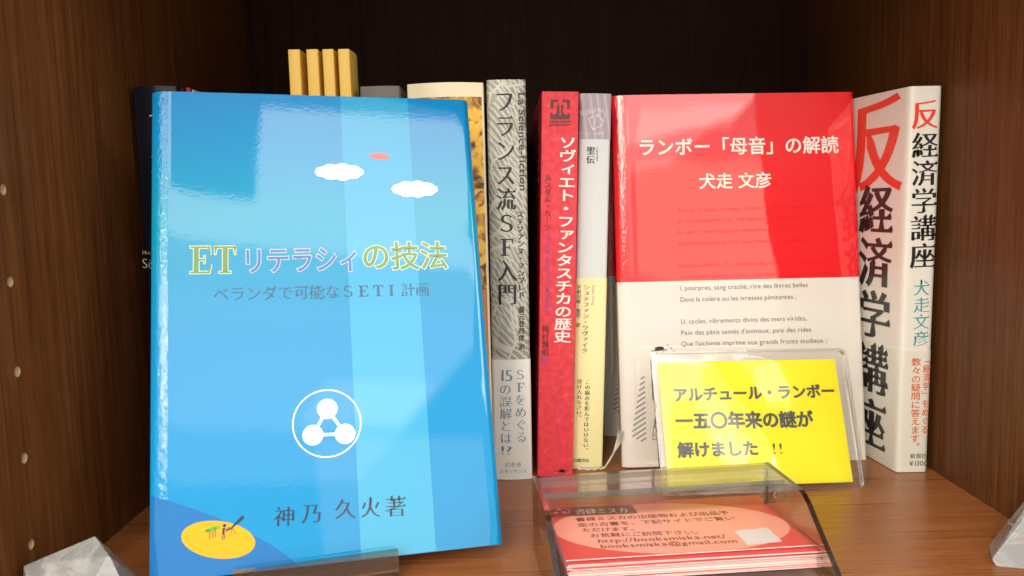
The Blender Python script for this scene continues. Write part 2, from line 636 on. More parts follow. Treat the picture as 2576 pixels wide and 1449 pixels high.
SERIF = {
    'E': [R_(.13, .03, .27, .69), R_(.04, 0, .56, .055), R_(.04, .665, .56, .72), R_(.25, .34, .42, .39), [(.53, .0), (.56, .0), (.62, .22), (.585, .22), (.50, .035)],
          [(.50, .685), (.57, .50), (.60, .50), (.57, .72), (.53, .72)], R_(.41, .26, .44, .47)],
    'T': [R_(.235, .03, .375, .69), R_(.02, .665, .59, .72), R_(.14, 0, .47, .05), [(.02, .50), (.05, .50), (.09, .685), (.02, .72)], [(.56, .50), (.59, .50), (.59, .72), (.52, .685)]],
    'F': [R_(.13, .03, .27, .69), R_(.04, 0, .36, .035), R_(.04, .665, .56, .72), R_(.25, .34, .42, .39), [(.50, .685), (.56, .50), (.59, .50), (.57, .72), (.53, .72)], R_(.41, .26, .44, .47)],
    'I': [R_(.13, .03, .27, .69), R_(.04, 0, .35, .035), R_(.04, .685, .35, .72)],
}
SERIF_FULL = {'Ｅ': 'E', 'Ｔ': 'T', 'Ｆ': 'F', 'Ｉ': 'I'}


def styled(ch, wx=0.0, wy=0.0, uroko=False, serif=False):
    """glyph with its strokes made heavier or lighter: wx moves upright outlines, wy level ones (em); uroko adds the
    little triangles of a Ming typeface at the right end of level strokes"""
    key = SERIF_FULL.get(ch, ch)
    if serif and key in SERIF:
        vs_, fs = [], []
        dx = (1 - .6) / 2 if ch in SERIF_FULL else 0.0
        for poly in SERIF[key]:
            fs.append(tuple(range(len(vs_), len(vs_) + len(poly))))
            vs_ += [(x * (1.0 if not dx else 1.15) + dx - (.04 if dx else 0), y) for x, y in poly]
        v = np.array(vs_, float)
        if wx > 0.03:   # a heavier copy for outlines
            out = []
            for q in fs:
                p = v[list(q)]; c = p.mean(0)
                out.append(p + np.sign(p - c) * wx * .35)
            v = np.vstack(out)
        return v, fs
    v, f = glyph(ch)
    if len(v) == 0 or (wx == 0 and wy == 0 and not uroko):
        return v, f
    cnt = {}
    for q in f:
        for i in range(len(q)):
            a, b = q[i], q[(i + 1) % len(q)]
            cnt[(a, b)] = 1
    bnd = [(a, b) for (a, b) in cnt if (b, a) not in cnt]
    nrm = {}
    for a, b in bnd:
        d = v[b] - v[a]
        l = np.hypot(*d)
        if l < 1e-9:
            continue
        nn = np.array([d[1], -d[0]]) / l
        nrm.setdefault(a, []).append(nn)
        nrm.setdefault(b, []).append(nn)
    w = v.copy()
    for i, ns in nrm.items():
        S = [wx * n[0] ** 2 + wy * n[1] ** 2 for n in ns]
        if len(ns) >= 2 and abs(ns[0][0] * ns[1][1] - ns[0][1] * ns[1][0]) > 0.35:
            d = np.linalg.solve(np.array([ns[0], ns[1]]), np.array(S[:2]))
        else:
            m = np.mean(ns, axis=0)
            m /= np.hypot(*m) + 1e-9
            d = m * (wx * m[0] ** 2 + wy * m[1] ** 2)
        L = np.hypot(*d)
        cap = 2.0 * max(abs(wx), abs(wy))
        if L > cap:
            d *= cap / L
        w[i] = v[i] + d
    fs = list(f)
    if uroko and '一' <= ch <= '龥' or (uroko and ch in 'エフラテヲ'):
        extra = []
        for a, b in bnd:
            d = v[b] - v[a]
            if abs(d[0]) < 0.012 and 0.045 < d[1] < 0.11:       # right end of a level stroke, travelling up
                T = w[b]
                k = 0.075 if '一' <= ch <= '龥' else 0.06
                n0 = len(w) + len(extra)
                extra += [(T[0] - k * 1.7, T[1] - 0.004), (T[0] + 0.012, T[1] - 0.02), (T[0] - k * 0.35, T[1] + k)]
                fs.append((n0, n0 + 1, n0 + 2))
        if extra:
            w = np.vstack([w, np.array(extra)])
    return w, fs


STYLES = {  # wx, wy, uroko, serif
    'plain': (0, 0, False, False), 'ming_heavy': (.046, -.002, True, True), 'bold': (.018, .018, False, False), 'heavy': (.042, .036, False, False), 'light': (-.012, -.012, False, False),
    'ming': (.010, -.020, True, True), 'ming_bold': (.030, -.012, True, True), 'ming_thin': (-.012, -.026, True, True),
    'ming_outline': (.040, .030, False, True), 'kana_bold': (.024, .014, False, False), 'small_ming': (.034, .004, False, True), 'soft': (.012, .012, False, False),
}
SMALL = 'ァィゥェォャュョッ'


def text_mesh(items, style, surf, off, shift=(0, 0)):
    """items: (text, u0, v0, u1, v1, em, mode) in mm; surf(u, v, off) -> local point"""
    wx, wy, uro, ser = STYLES[style]
    V, Fc = [], []
    for (txt, a0, b0, a1, b1, em, mode) in items:
        p0 = np.array([a0, b0]) + shift
        p1 = np.array([a1, b1]) + shift
        L = np.hypot(*(p1 - p0))
        dr = (p1 - p0) / L
        if mode == 'h':
            up = np.array([-dr[1], dr[0]])
            adv = lambda c: 0.67 if (ser and c in SERIF) else advance(c)
            total = sum(adv(c) for c in txt)
            if ord(txt[-1]) < 0x2E80:
                total -= 0.065
            kx = L / total
            x = 0.0
            for c in txt:
                if c != ' ':
                    v, f = styled(c, wx, wy, uro, ser)
                    n0 = len(V)
                    for q in v:
                        r = p0 + dr * (x + q[0]) * kx + up * q[1] * em
                        V.append(r)
                    Fc += [tuple(n0 + i for i in q) for q in f]
                x += adv(c)
        else:
            nch = len(txt)
            pitch = L / nch
            side = np.array([-dr[1], dr[0]])       # right-hand side when reading downwards
            for k, c in enumerate(txt):
                v, f = styled(c, wx, wy, uro, ser)
                if len(v) == 0:
                    continue
                q = v - np.array([.5, .38])
                if c in 'ー─':
                    q = np.c_[-q[:, 1] * -1, -q[:, 0]]
                    f = [t[::-1] for t in f]
                    q = np.c_[-q[:, 0], q[:, 1]]
                elif c in '「」':
                    q = np.c_[q[:, 1], -q[:, 0]]
                elif c in '、。':
                    q = q + np.array([.62, .60])
                elif c in SMALL:
                    q = q + np.array([.09, .10])
                n0 = len(V)
                cen = p0 + dr * pitch * (k + .5)
                for t in q:
                    V.append(cen + side * t[0] * em - dr * t[1] * pitch * 0.99)
                Fc += [tuple(n0 + i for i in t) for t in f]
    return [surf(u / 1000, v / 1000, off) for u, v in V], Fc


def lettering(name, parent, items, style, mat, surf, off=0.00022, shift=(0, 0)):
    V, Fc = text_mesh(items, style, surf, off, shift)
    return link(name, V, Fc, mat, parent)


def poly_print(name, parent, loops, mat, surf, off=0.0001):
    """flat printed shapes: loops of (u, v) in mm, each a simple polygon"""
    V, Fc = [], []
    for lp in loops:
        n0 = len(V)
        V += [surf(u / 1000, v / 1000, off) for u, v in lp]
        Fc.append(tuple(range(n0, n0 + len(lp))))
    return link(name, V, Fc, mat, parent)


def ell(cx, cy, rx, ry, rot=0.0, n=40):
    return [(cx + rx * math.cos(t) * math.cos(rot) - ry * math.sin(t) * math.sin(rot),
             cy + rx * math.cos(t) * math.sin(rot) + ry * math.sin(t) * math.cos(rot)) for t in [2 * math.pi * i / n for i in range(n)]]


def bar(x0, y0, x1, y1, w):
    d = math.hypot(x1 - x0, y1 - y0)
    nx, ny = -(y1 - y0) / d * w / 2, (x1 - x0) / d * w / 2
    return [(x0 - nx, y0 - ny), (x1 - nx, y1 - ny), (x1 + nx, y1 + ny), (x0 + nx, y0 + ny)]


def ring_loops(cx, cy, rx, ry, w, n=56, rot=0.0):
    a, b = ell(cx, cy, rx, ry, rot, n), ell(cx, cy, rx - w, ry - w, rot, n)
    return [[b[i], a[i], a[(i + 1) % n], b[(i + 1) % n]] for i in range(n)]


def wobbly_line(pts, w):
    return [bar(*pts[i], *pts[i + 1], w) for i in range(len(pts) - 1)]

# printed texts: (characters, u0, v0, u1, v1, em, direction) in mm on the face they are printed on
TEXTS = {
    'blue': [
        ('ET', -50.8, 111.7, -33.37, 111.47, 15.13, 'h'),
        ('リテラシィ', -31.46, 112.15, 14.65, 112.14, 11.36, 'h'),
        ('の技法', 14.67, 112.52, 50.44, 112.28, 12.53, 'h'),
        ('ベランダで可能なＳＥＴＩ計画', -42.12, 100.95, 41.75, 100.38, 6.28, 'h'),
        ('神', -21.95, 15.67, -14.08, 15.22, 7.82, 'h'),
        ('乃', -11.95, 15.81, -4.23, 15.39, 7.89, 'h'),
        ('久', -0.03, 16.24, 8.31, 15.77, 7.99, 'h'),
        ('火', 9.49, 15.77, 17.49, 15.34, 8.04, 'h'),
        ('著', 18.8, 15.21, 27.09, 14.76, 8.09, 'h'),
    ],
    'rim': [
        ('ランボー「母音」の解読', -51.8, 161.84, 54.76, 161.57, 9.61, 'h'),
        ('犬走 文彦', -20.1, 143.86, 18.51, 143.83, 8.65, 'h'),
        ('A noir, E blanc, I rouge, U vert, O bleu : voyelles,', -31.88, 131.08, 39.38, 131.97, 3.24, 'h'),
        ('Je dirai quelque jour vos naissances latentes :', -31.82, 125.7, 34.47, 126.27, 3.24, 'h'),
        ('A, noir corset velu des mouches éclatantes', -32.24, 119.72, 30.36, 120.56, 3.23, 'h'),
        ('Qui bombinent autour des puanteurs cruelles,', -32.19, 113.82, 35.62, 114.66, 3.23, 'h'),
        ("Golfes d'ombre ; E, candeurs des vapeurs et des tentes,", -32.0, 102.32, 47.72, 102.82, 3.23, 'h'),
        ("Lances des glaciers fiers, rois blancs, frissons d'ombelles ;", -31.8, 96.58, 53.77, 96.9, 3.22, 'h'),
        ('I, pourpres, sang craché, rire des lèvres belles', -32.0, 90.51, 35.63, 90.69, 3.5, 'h'),
        ('Dans la colère ou les ivresses pénitentes ;', -31.94, 84.58, 29.37, 84.72, 3.5, 'h'),
        ('U, cycles, vibrements divins des mers virides,', -32.05, 73.23, 34.51, 73.33, 3.49, 'h'),
        ("Paix des pâtis semés d'animaux, paix des rides", -32.07, 67.4, 36.62, 67.4, 3.49, 'h'),
        ("Que l'alchimie imprime aux grands fronts studieux ;", -32.08, 61.66, 44.7, 61.49, 3.49, 'h'),
    ],
    'pop': [
        ('アルチュール・ランボー', -38.82, 41.13, 42.71, 41.51, 7.21, 'h'),
        ('一五〇年来の謎が', -38.74, 28.17, 29.52, 27.53, 8.42, 'h'),
        ('解けました', -39.01, 14.87, 0.57, 14.79, 7.57, 'h'),
        ('!!', 6.48, 14.63, 12.27, 14.62, 7.4, 'h'),
    ],
    'rs': [
        ('反', -0.37, 182.09, -0.12, 167.31, 13.63, 'v'),
        ('経済学講座', 0.07, 166.87, 1.35, 101.25, 12.66, 'v'),
        ('犬走文彦', 1.01, 96.34, 2.07, 63.3, 8.12, 'v'),
        ('「経済学」をめぐる', 5.71, 58.9, 6.37, 19.72, 4.66, 'v'),
        ('数々の疑問に答えます。', -0.09, 58.0, 0.9, 11.04, 4.86, 'v'),
        ('新潮社', -1.28, 7.48, 6.86, 7.51, 2.66, 'h'),
        ('¥1300', -1.5, 3.59, 7.2, 3.6, 3.42, 'h'),
    ],
    'sil': [
        ('フランス流ＳＦ入門', -0.86, 191.81, -1.25, 87.92, 9.9, 'v'),
        ('La Science-fiction', 5.73, 190.15, 5.76, 143.96, 4.69, 'h'),
        ('ステファンヌ・マンフレド', 5.6, 134.18, 5.62, 91.39, 3.63, 'v'),
        ('藤元登四郎', 5.61, 87.55, 5.33, 70.11, 3.13, 'v'),
        ('訳', 5.39, 69.03, 5.34, 65.97, 2.81, 'v'),
        ('ＳＦをめぐる', 4.37, 56.85, 4.41, 18.79, 6.05, 'v'),
        ('の誤解とは', -3.05, 49.48, -3.21, 18.43, 6.23, 'v'),
        ('15', -6.55, 50.55, 0.41, 50.41, 8.34, 'h'),
        ('!?', -6.45, 13.22, -0.65, 13.1, 6.39, 'h'),
        ('幻冬舎', -4.08, 6.93, 4.3, 6.84, 2.74, 'h'),
        ('ルネッサンス', -6.8, 3.64, 6.99, 3.52, 2.4, 'h'),
    ],
    'red': [
        ('ソヴィエト・ファンタスチカの歴史', 3.96, 169.48, 2.65, 68.38, 8.87, 'v'),
        ('ルスタム・カーツ', -5.32, 151.06, -5.55, 123.82, 3.36, 'v'),
        ('История советской фантастики', -5.61, 122.21, -5.51, 84.5, 2.29, 'h'),
        ('梅村博昭', -5.75, 77.31, -5.81, 61.67, 3.49, 'v'),
        ('訳', -5.89, 61.67, -5.85, 58.49, 3.01, 'v'),
        ('Мировой', -5.06, 175.53, 4.98, 175.77, 1.88, 'h'),
        ('романтизм', -5.04, 174.12, 5.0, 174.36, 1.56, 'h'),
    ],
    'redc': [
        ('ソヴィエト・', -58.81, 192.92, -55.3, 137.32, 2.84, 'v'),
        ('ファンタスチカの', -143.11, 199.05, -141.12, 105.49, 3.38, 'v'),
    ],
    'pale': [
        ('Reliure', -7.23, 179.29, 2.72, 181.84, 4.02, 'h'),
        ('ルリユール叢書', -7.86, 170.24, 4.81, 170.4, 1.78, 'h'),
        ('聖伝', -1.89, 164.79, -1.86, 156.0, 4.23, 'v'),
        ('Legenden', 0.92, 164.42, 1.08, 157.34, 1.63, 'h'),
        ('シュテファン・ツヴァイク', -2.46, 95.82, -2.78, 60.37, 3.23, 'v'),
        ('宇和川雄・籠碧─訳', -6.32, 95.61, -6.29, 73.79, 2.21, 'v'),
        ('Stefan Zweig', 0.4, 95.51, 0.46, 85.35, 1.86, 'h'),
        ('この痛みを拒んではいけない。', -0.79, 46.92, -1.13, 8.05, 2.71, 'v'),
        ('受け入れなさい。', -4.88, 47.06, -4.93, 25.36, 2.7, 'v'),
        ('幻戯書房', -7.3, 3.22, 0.87, 3.38, 2.13, 'h'),
    ],
    'card': [
        ('書肆ミスカ', -34.81, 44.76, -12.94, 43.36, 6.66, 'h'),
        ('書肆ミスカの出版物および出品予', -35.95, 36.82, 26.18, 35.02, 4.59, 'h'),
        ('定の古書を、下記サイトでご覧い', -36.15, 30.84, 26.23, 28.63, 4.42, 'h'),
        ('ただけます。', -35.5, 25.35, -13.13, 23.72, 4.48, 'h'),
        ('お気軽にご訪問下さい。', -33.44, 19.54, 9.9, 16.7, 4.36, 'h'),
        ('http://booksmiska.net/', -31.49, 13.68, 16.24, 11.12, 5.04, 'h'),
        ('booksmiska@gmail.com', -31.49, 8.58, 18.63, 6.04, 4.88, 'h'),
    ],
    'navy': [
        ('セリヌ', 1.49, 186.03, -0.79, 155.02, 7.93, 'v'),
        ('Sé', -11.38, 111.9, -6.19, 111.76, 6.72, 'h'),
        ('Hon', -10.89, 118.41, -6.82, 118.31, 2.8, 'h'),
    ],
}

# ================================================================= the bookcase
case = tag(bpy.data.objects.new('bookcase', None), 'dark walnut bookcase compartment with rows of peg holes that all the books stand in', 'bookcase')
COL.objects.link(case)
YF, YB = 0.250, 0.575          # front edge and back of the compartment


def wallx(side, y):
    return -0.1723 + 0.0074 * (y - 0.2876) if side < 0 else 0.2106 - 0.0083 * (y - 0.39)


def side_panel(side, holes, rad, cup_mat, depth=0.0055):
    """upright panel; its inner sheet really has round holes, each with a cup behind it"""
    V, Fc = [], []
    s = side
    def P(y, z, d=0.0):
        V.append((wallx(side, y) + s * d, y, z))
        return len(V) - 1
    cell = rad * 1.8
    ys = sorted(set([YF, YB] + [y + k for y, z in holes for k in (-cell, cell)]))
    # merge holes of one column: every hole keeps its own row strip
    rows = sorted(holes, key=lambda h: h[1])
    z = -0.02
    def quad(y0, y1, z0, z1):
        if y1 - y0 > 1e-6 and z1 - z0 > 1e-6:
            Fc.append((P(y0, z0), P(y1, z0), P(y1, z1), P(y0, z1)))
    for (hy, hz) in rows:
        quad(YF, YB, z, hz - cell)
        quad(YF, hy - cell, hz - cell, hz + cell)
        quad(hy + cell, YB, hz - cell, hz + cell)
        n = 24
        cs = [(hy + cell * a, hz + cell * b) for a, b in ((1, 1), (-1, 1), (-1, -1), (1, -1))]
        for q in range(4):
            a0 = math.pi / 4 + q * math.pi / 2
            pts = [(hy + rad * math.cos(a0 + math.pi / 2 * i / 6), hz + rad * math.sin(a0 + math.pi / 2 * i / 6)) for i in range(7)]
            poly = pts[::-1]
            poly = [cs[q]] + pts + [cs[(q + 1) % 4]]
            Fc.append(tuple(P(*p) for p in poly))
        z = hz + cell
    quad(YF, YB, z, 0.34)
    # the front edge band and the body of the board behind the sheet
    a, b = (P(YF, -0.02), P(YF, 0.34))
    c, d = (P(YF, 0.34, 0.006), P(YF, -0.02, 0.006))
    Fc.append((a, b, c, d))
    n0 = len(V)
    bx = [(wallx(side, y) + s * t, y, zz) for t in (0.006, 0.018) for y in (YF, YB) for zz in (-0.02, 0.34)]
    V.extend(bx)
    Fc += [tuple(n0 + i for i in q) for q in [(0, 1, 3, 2), (4, 6, 7, 5), (0, 4, 5, 1), (2, 3, 7, 6), (0, 2, 6, 4), (1, 5, 7, 3)]]
    o = link('side_panel', V, Fc, 'wood_v', case)
    for (hy, hz) in rows:
        n = 20
        x0 = wallx(side, hy)
        r = rad * 1.0
        vv = [(x0 + s * 0.0001, hy + r * math.cos(2 * math.pi * i / n), hz + r * math.sin(2 * math.pi * i / n)) for i in range(n)]
        vv += [(x0 + s * depth, hy + r * 0.92 * math.cos(2 * math.pi * i / n), hz + r * 0.92 * math.sin(2 * math.pi * i / n)) for i in range(n)]
        ff = [(i, (i + 1) % n, n + (i + 1) % n, n + i) for i in range(n)] + [tuple(range(n, 2 * n))]
        link('peg_hole', vv, ff, cup_mat, o)
    return o


HOLES_L = [(0.28899, 0.14812), (0.28812, 0.11624), (0.28736, 0.08456), (0.28676, 0.05336), (0.28595, 0.02190)]
side_panel(-1, HOLES_L, 0.0019, 'raw_wood')
side_panel(1, [(0.5536, 0.2354)], 0.0014, 'hole_dark')
v, f = box_data(-0.1722, 0.2105, YF, YB, -0.02, 0.0)
# the shelf board butts against the uprights
V = [(wallx(-1, y) - 0.0002, y, z) for y in (YF, YB) for z in (-0.02, 0)] + [(wallx(1, y) + 0.0002, y, z) for y in (YF, YB) for z in (-0.02, 0)]
link('shelf_board', V, f, 'wood_h', case)
V = [(wallx(-1, y) - 0.0002, y, z) for y in (YF + 0.002, YB) for z in (0.2965, 0.3165)] + [(wallx(1, y) + 0.0002, y, z) for y in (YF + 0.002, YB) for z in (0.2965, 0.3165)]
link('upper_board', V, f, 'wood_h', case)
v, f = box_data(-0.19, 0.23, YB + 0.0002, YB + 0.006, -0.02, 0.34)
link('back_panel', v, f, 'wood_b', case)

# ================================================================= books


def flat_surf(u, v, off):
    return (u, -off, v)


def spine_book(name, label, cat, loc, w, h, d, jacket='cream', bulge=0.0, corner=0.0012, roll=0.0, yaw=0.0, split=None, hard=True,
               side_out=0.0, group=None, pages_in=0.003, page_name='page_block', wob=None):
    """book standing with its spine to the viewer: jacket (spine + both boards), end papers and page block"""
    t = thing(name, label, cat, loc, yaw, 0, roll, group)
    w2 = w / 2
    c = corner
    path = [(-w2 - side_out, d), (-w2 - side_out * 0.5, d * 0.4), (-w2, c * 2.5), (-w2, c)]
    path += arc(-w2 + c, c, c, math.pi, 1.5 * math.pi, 5)[1:]
    m = 10
    for i in range(1, m):
        u = -w2 + c + (w - 2 * c) * i / m
        path.append((u, -bulge * (1 - ((u) / (w2 - c)) ** 2)))
    path += arc(w2 - c, c, c, -0.5 * math.pi, 0, 5)
    path += [(w2, c * 2.5), (w2, d * 0.4), (w2, d)]
    jk = shell('jacket', path, 0.0007 if not hard else 0.0018, 0.0, h, jacket, t, zseg=10 if wob else 1, mat_split=split, wob=wob)
    ins = 0.0021 if hard else 0.0008
    hh = h - (pages_in if hard else 0.0003)
    bevel_box(page_name, (-w2 + ins, w2 - ins, 0.003, d - 0.003, 0.0032 if hard else 0.0003, hh), 'pages', t, 0)

    def surf(u, v, off):
        uu = max(-w2 + c, min(w2 - c, u))
        return (u, -bulge * (1 - (uu / (w2 - c)) ** 2) - off, v)
    return t, jk, surf


def T(key, *texts):
    L = TEXTS[key]
    return [i for i in L if i[0] in texts] if texts else L


ROW = 'books standing in a row at the back of the shelf'

# -- dark navy hardback at the far left
t, jk, sf = spine_book('hardcover_book', 'dark navy hardback with white lettering, half hidden behind the blue book', 'book',
                       (-0.1585, 0.388, 0), 0.0205, 0.1950, 0.135, 'navy', bulge=0.0030, corner=0.0018, group=ROW)
lettering('title_lettering', jk, T('navy', 'セリヌ'), 'ming_bold', 'cream_ink', lambda u, v, o: sf(u + 0.0008, v, o))
lettering('author_lettering', jk, T('navy', 'Sé', 'Hon'), 'ming', 'cream_ink', sf)

# -- thin white booklet with a crimson spine beside it
t, jk, sf = spine_book('thin_booklet', 'thin white booklet with a crimson spine edge, just right of the navy hardback', 'booklet',
                       (-0.1469, 0.398, 0), 0.0022, 0.1955, 0.128, 'crimson', corner=0.0005, hard=False, group=ROW)
v, f = box_data(0.0011, 0.0016, 0.003, 0.127, 0.001, 0.1948)
link('white_cover', v, f, 'white_paper', t)

# -- four tall slim mustard booklets
yl = ['leftmost of the four tall mustard yellow booklets, next to the dark gap', 'second from the left of the four tall mustard yellow booklets',
      'third from the left of the four tall mustard yellow booklets', 'rightmost of the four tall mustard yellow booklets, with its cover bowing out']
bases = []
for i, (x, top) in enumerate(((-0.09675, .2121), (-0.0878, .2120), (-0.0800, .2119), (-0.0722, .2118))):
    side = 0.0
    w = (0.0056, 0.0055, 0.0053, 0.0054)[i]
    t, jk, sf = spine_book('slim_booklet', yl[i], 'booklet', (x, 0.400, 0), w, top, 0.021, 'yellow_cover', bulge=0.0002, corner=0.0006, hard=False,
                           roll=-0.002 * i, group='four tall mustard yellow booklets')
    if i == 3:
        # its right cover bows away from the pages
        path = [(w / 2 + 0.0001, 0.0010), (w / 2 + 0.0006, 0.005), (w / 2 + 0.0009, 0.010), (w / 2 + 0.0007, 0.015), (w / 2 - 0.0001, 0.0208)]
        shell('bowed_cover', path, 0.0004, 0.0, top - 0.0002, 'yellow_cover', t)

# -- mottled grey hardback
t, jk, sf = spine_book('hardcover_book', 'low mottled grey hardback showing only its top between yellow booklets and cream book', 'book',
                       (-0.0572, 0.400, 0), 0.0188, 0.1943, 0.128, 'grey_cover', bulge=0.0010, corner=0.0010, group=ROW)

# -- thick cream book with the ochre picture
t, jk, sf = spine_book('picture_jacket_book', 'thick cream book with an ochre old map picture on its rounded spine', 'book',
                       (-0.02640, 0.402, 0), 0.0364, 0.1951, 0.135, 'cream', bulge=0.0042, corner=0.0012, group=ROW)
def strip(name, u0, u1, v0, v1, mat, off, par, sf, n=10):
    V = []
    for v_ in (v0, v1):
        for i in range(n + 1):
            V.append(sf((u0 + (u1 - u0) * i / n) / 1000, v_ / 1000, off))
    F = [(i, i + 1, n + 2 + i, n + 1 + i) for i in range(n)]
    return link(name, V, F, mat, par)
strip('picture_print', -17.0, 17.2, 96, 188.4, 'gold', 0.0001, jk, sf, 16)
strip('picture_print', -17.0, 17.2, 4, 95.9, 'orange_print', 0.0001, jk, sf, 16)

# -- silver grey engraved jacket with a white band
t, jk, sf = spine_book('illustrated_jacket_book', 'silver grey book with white engraved line art and a white paper band', 'book',
                       (0.0012, 0.4016, 0), 0.0187, 0.1961, 0.130, 'silver', bulge=0.0009, corner=0.0016, roll=0.0073, hard=True, group=ROW)
lettering('title_lettering', jk, T('sil', 'フランス流ＳＦ入門'), 'ming_bold', 'black', sf)
lettering('subtitle_lettering', jk, T('sil', 'La Science-fiction'), 'bold', 'ink_brown', sf)
lettering('author_lettering', jk, T('sil', 'ステファンヌ・マンフレド'), 'small_ming', 'black', sf)
lettering('translator_lettering', jk, T('sil', '藤元登四郎', '訳'), 'small_ming', 'black', sf)
def obi(par, w, h, d, mat, corner, bulge, name='paper_band'):
    w2, c = w / 2 + 0.0003, corner
    path = [(-w2, d * .8), (-w2, c)] + arc(-w2 + c, c - .0003, c, math.pi, 1.5 * math.pi, 5)[1:]
    for i in range(1, 10):
        u = -w2 + c + (2 * w2 - 2 * c) * i / 10
        path.append((u, -bulge * (1 - (u / (w2 - c)) ** 2) - .0003))
    path += arc(w2 - c, c - .0003, c, -0.5 * math.pi, 0, 5) + [(w2, d * .8)]
    return shell(name, path, 0.00025, 0.0002, h, mat, par)
ob = obi(t, 0.0187, 0.0612, 0.130, 'obi_silver', 0.0016, 0.0009)
lettering('band_lettering', ob, T('sil', 'ＳＦをめぐる', 'の誤解とは', '15', '!?'), 'ming', 'silver_blue', sf, 0.00045)
lettering('publisher_lettering', ob, T('sil', '幻冬舎', 'ルネッサンス'), 'plain', 'silver_blue', sf, 0.00045)

# -- red cloth-textured book
t, jk, sf = spine_book('textured_red_book', 'bright red cloth textured book with white vertical title and black star at foot', 'book',
                       (0.0224, 0.404, 0), 0.0177, 0.1904, 0.128, 'cloth_red', bulge=0.0, corner=0.0004, roll=0.0322, hard=False, group=ROW)
lettering('title_lettering', jk, T('red', 'ソヴィエト・ファンタスチカの歴史'), 'bold', 'white_ink', sf)
lettering('author_lettering', jk, T('red', 'ルスタム・カーツ'), 'small_ming', 'dark_red_ink', sf)
lettering('translator_lettering', jk, T('red', '梅村博昭'), 'small_ming', 'dark_red_ink', sf)
lettering('cyrillic_lettering', jk, T('red', 'История советской фантастики'), 'bold', 'purple_ink', sf)
lettering('translator_lettering', jk, T('red', '訳'), 'bold', 'purple_ink', sf)
star = []
for k in range(8):
    a = k * math.pi / 4 + .1
    L_ = (4.3, 3.2)[k % 2]
    star.append([(3.43 + L_ * math.cos(a), 2.9 + L_ * .62 * math.sin(a)), (3.43 + .5 * math.cos(a + 1.57), 2.9 + .5 * math.sin(a + 1.57)), (3.43 + .5 * math.cos(a - 1.57), 2.9 + .5 * math.sin(a - 1.57))])
poly_print('star_emblem', jk, star, 'dark_red_ink', sf, 0.00013)
lg = [R_(-4.7, 182.3, -3.2, 186.7), R_(3.2, 182.3, 4.7, 186.7), R_(-3.2, 185.4, -1.0, 186.7), R_(1.0, 185.4, 3.2, 186.7),
      R_(-1.6, 179.0, -.35, 184.2), R_(.35, 179.0, 1.6, 184.2), R_(-4.7, 177.3, 4.7, 179.0), [(-3.2, 179.0), (-1.6, 179.0), (-1.6, 180.4)], [(1.6, 179.0), (3.2, 179.0), (1.6, 180.4)],
      R_(-4.7, 179.0, -3.4, 180.2), R_(3.4, 179.0, 4.7, 180.2)]
poly_print('publisher_emblem', jk, lg, 'dark_red_ink', sf, 0.00013)
lettering('emblem_lettering', jk, T('red', 'Мировой', 'романтизм'), 'bold', 'dark_red_ink', sf)
# writing on its left cover, seen sharply from the side
lettering('cover_lettering', jk, [('ソヴィエト・', 58, 184.5, 57.5, 137, 22, 'v'), ('ファンタスチカの', 27, 186, 27, 96, 18, 'v')][:1], 'bold', 'white_ink',
          lambda u, v, o: (-0.00885 - o, 0.085 - u, v))
lettering('cover_lettering', jk, [('ファンタスチカの', 46, 186, 46, 100, 22, 'v')], 'bold', 'white_ink', lambda u, v, o: (-0.00885 - o, 0.112 - u, v))

# -- pale blue-grey book with lavender head and yellow band
t, jk, sf = spine_book('pale_jacket_book', 'pale blue grey book with a lavender head, pale yellow band and a trailing ribbon', 'book',
                       (0.0398, 0.416, 0), 0.0156, 0.1904, 0.128, 'pale_grey', bulge=0.0005, corner=0.0014, roll=0.0367, hard=True, group=ROW)
def wrap_band(par, w, z0, z1, mat, name, corner=.0014, bulge=.0005, lift=.0002, d=.1):
    w2, c = w / 2 + lift, corner
    path = [(-w2, d), (-w2, c)] + arc(-w2 + c, c - lift, c, math.pi, 1.5 * math.pi, 5)[1:]
    for i in range(1, 10):
        u = -w2 + c + (2 * w2 - 2 * c) * i / 10
        path.append((u, -bulge * (1 - (u / (w2 - c)) ** 2) - lift))
    path += arc(w2 - c, c - lift, c, -0.5 * math.pi, 0, 5) + [(w2, d)]
    return shell(name, path, 0.00015, z0, z1, mat, par)
hd = wrap_band(t, 0.0156, 0.1683, 0.1902, 'lavender', 'lavender_head')
yb = wrap_band(t, 0.0156, 0.0005, 0.0990, 'pale_yellow', 'yellow_band')
lettering('series_lettering', hd, T('pale', 'Reliure', 'ルリユール叢書'), 'light', 'white_ink', sf, 0.00035)
poly_print('page_emblem', hd, wobbly_line([(-3.4, 178.1), (1.1, 180.2), (4.1, 177.0), (3.2, 175.0), (-1.2, 172.8), (-3.4, 178.1)], .28) + wobbly_line([(-1.2, 172.8), (.2, 177.6), (1.1, 180.2)], .22) + wobbly_line([(1.1, 180.2), (3.6, 182.6), (5.0, 180.0), (4.1, 177.0)], .2),
           'white_ink', sf, 0.00036)
lettering('title_lettering', jk, T('pale', '聖伝'), 'ming_bold', 'black', sf)
lettering('title_lettering', jk, T('pale', 'Legenden'), 'plain', 'grey_ink', sf)
lettering('author_lettering', yb, T('pale', 'シュテファン・ツヴァイク'), 'ming_bold', 'ink_brown', sf, 0.00035)
lettering('translator_lettering', yb, T('pale', '宇和川雄・籠碧─訳'), 'ming_bold', 'ink_brown', sf, 0.00035)
lettering('publisher_lettering', yb, T('pale', '幻戯書房'), 'ming_bold', 'ink_brown', sf, 0.00035)
lettering('author_lettering', yb, T('pale', 'Stefan Zweig'), 'plain', 'hatch', sf, 0.00035)
lettering('band_lettering', yb, T('pale', 'この痛みを拒んではいけない。', '受け入れなさい。'), 'ming_bold', 'ink_brown', sf, 0.00035)
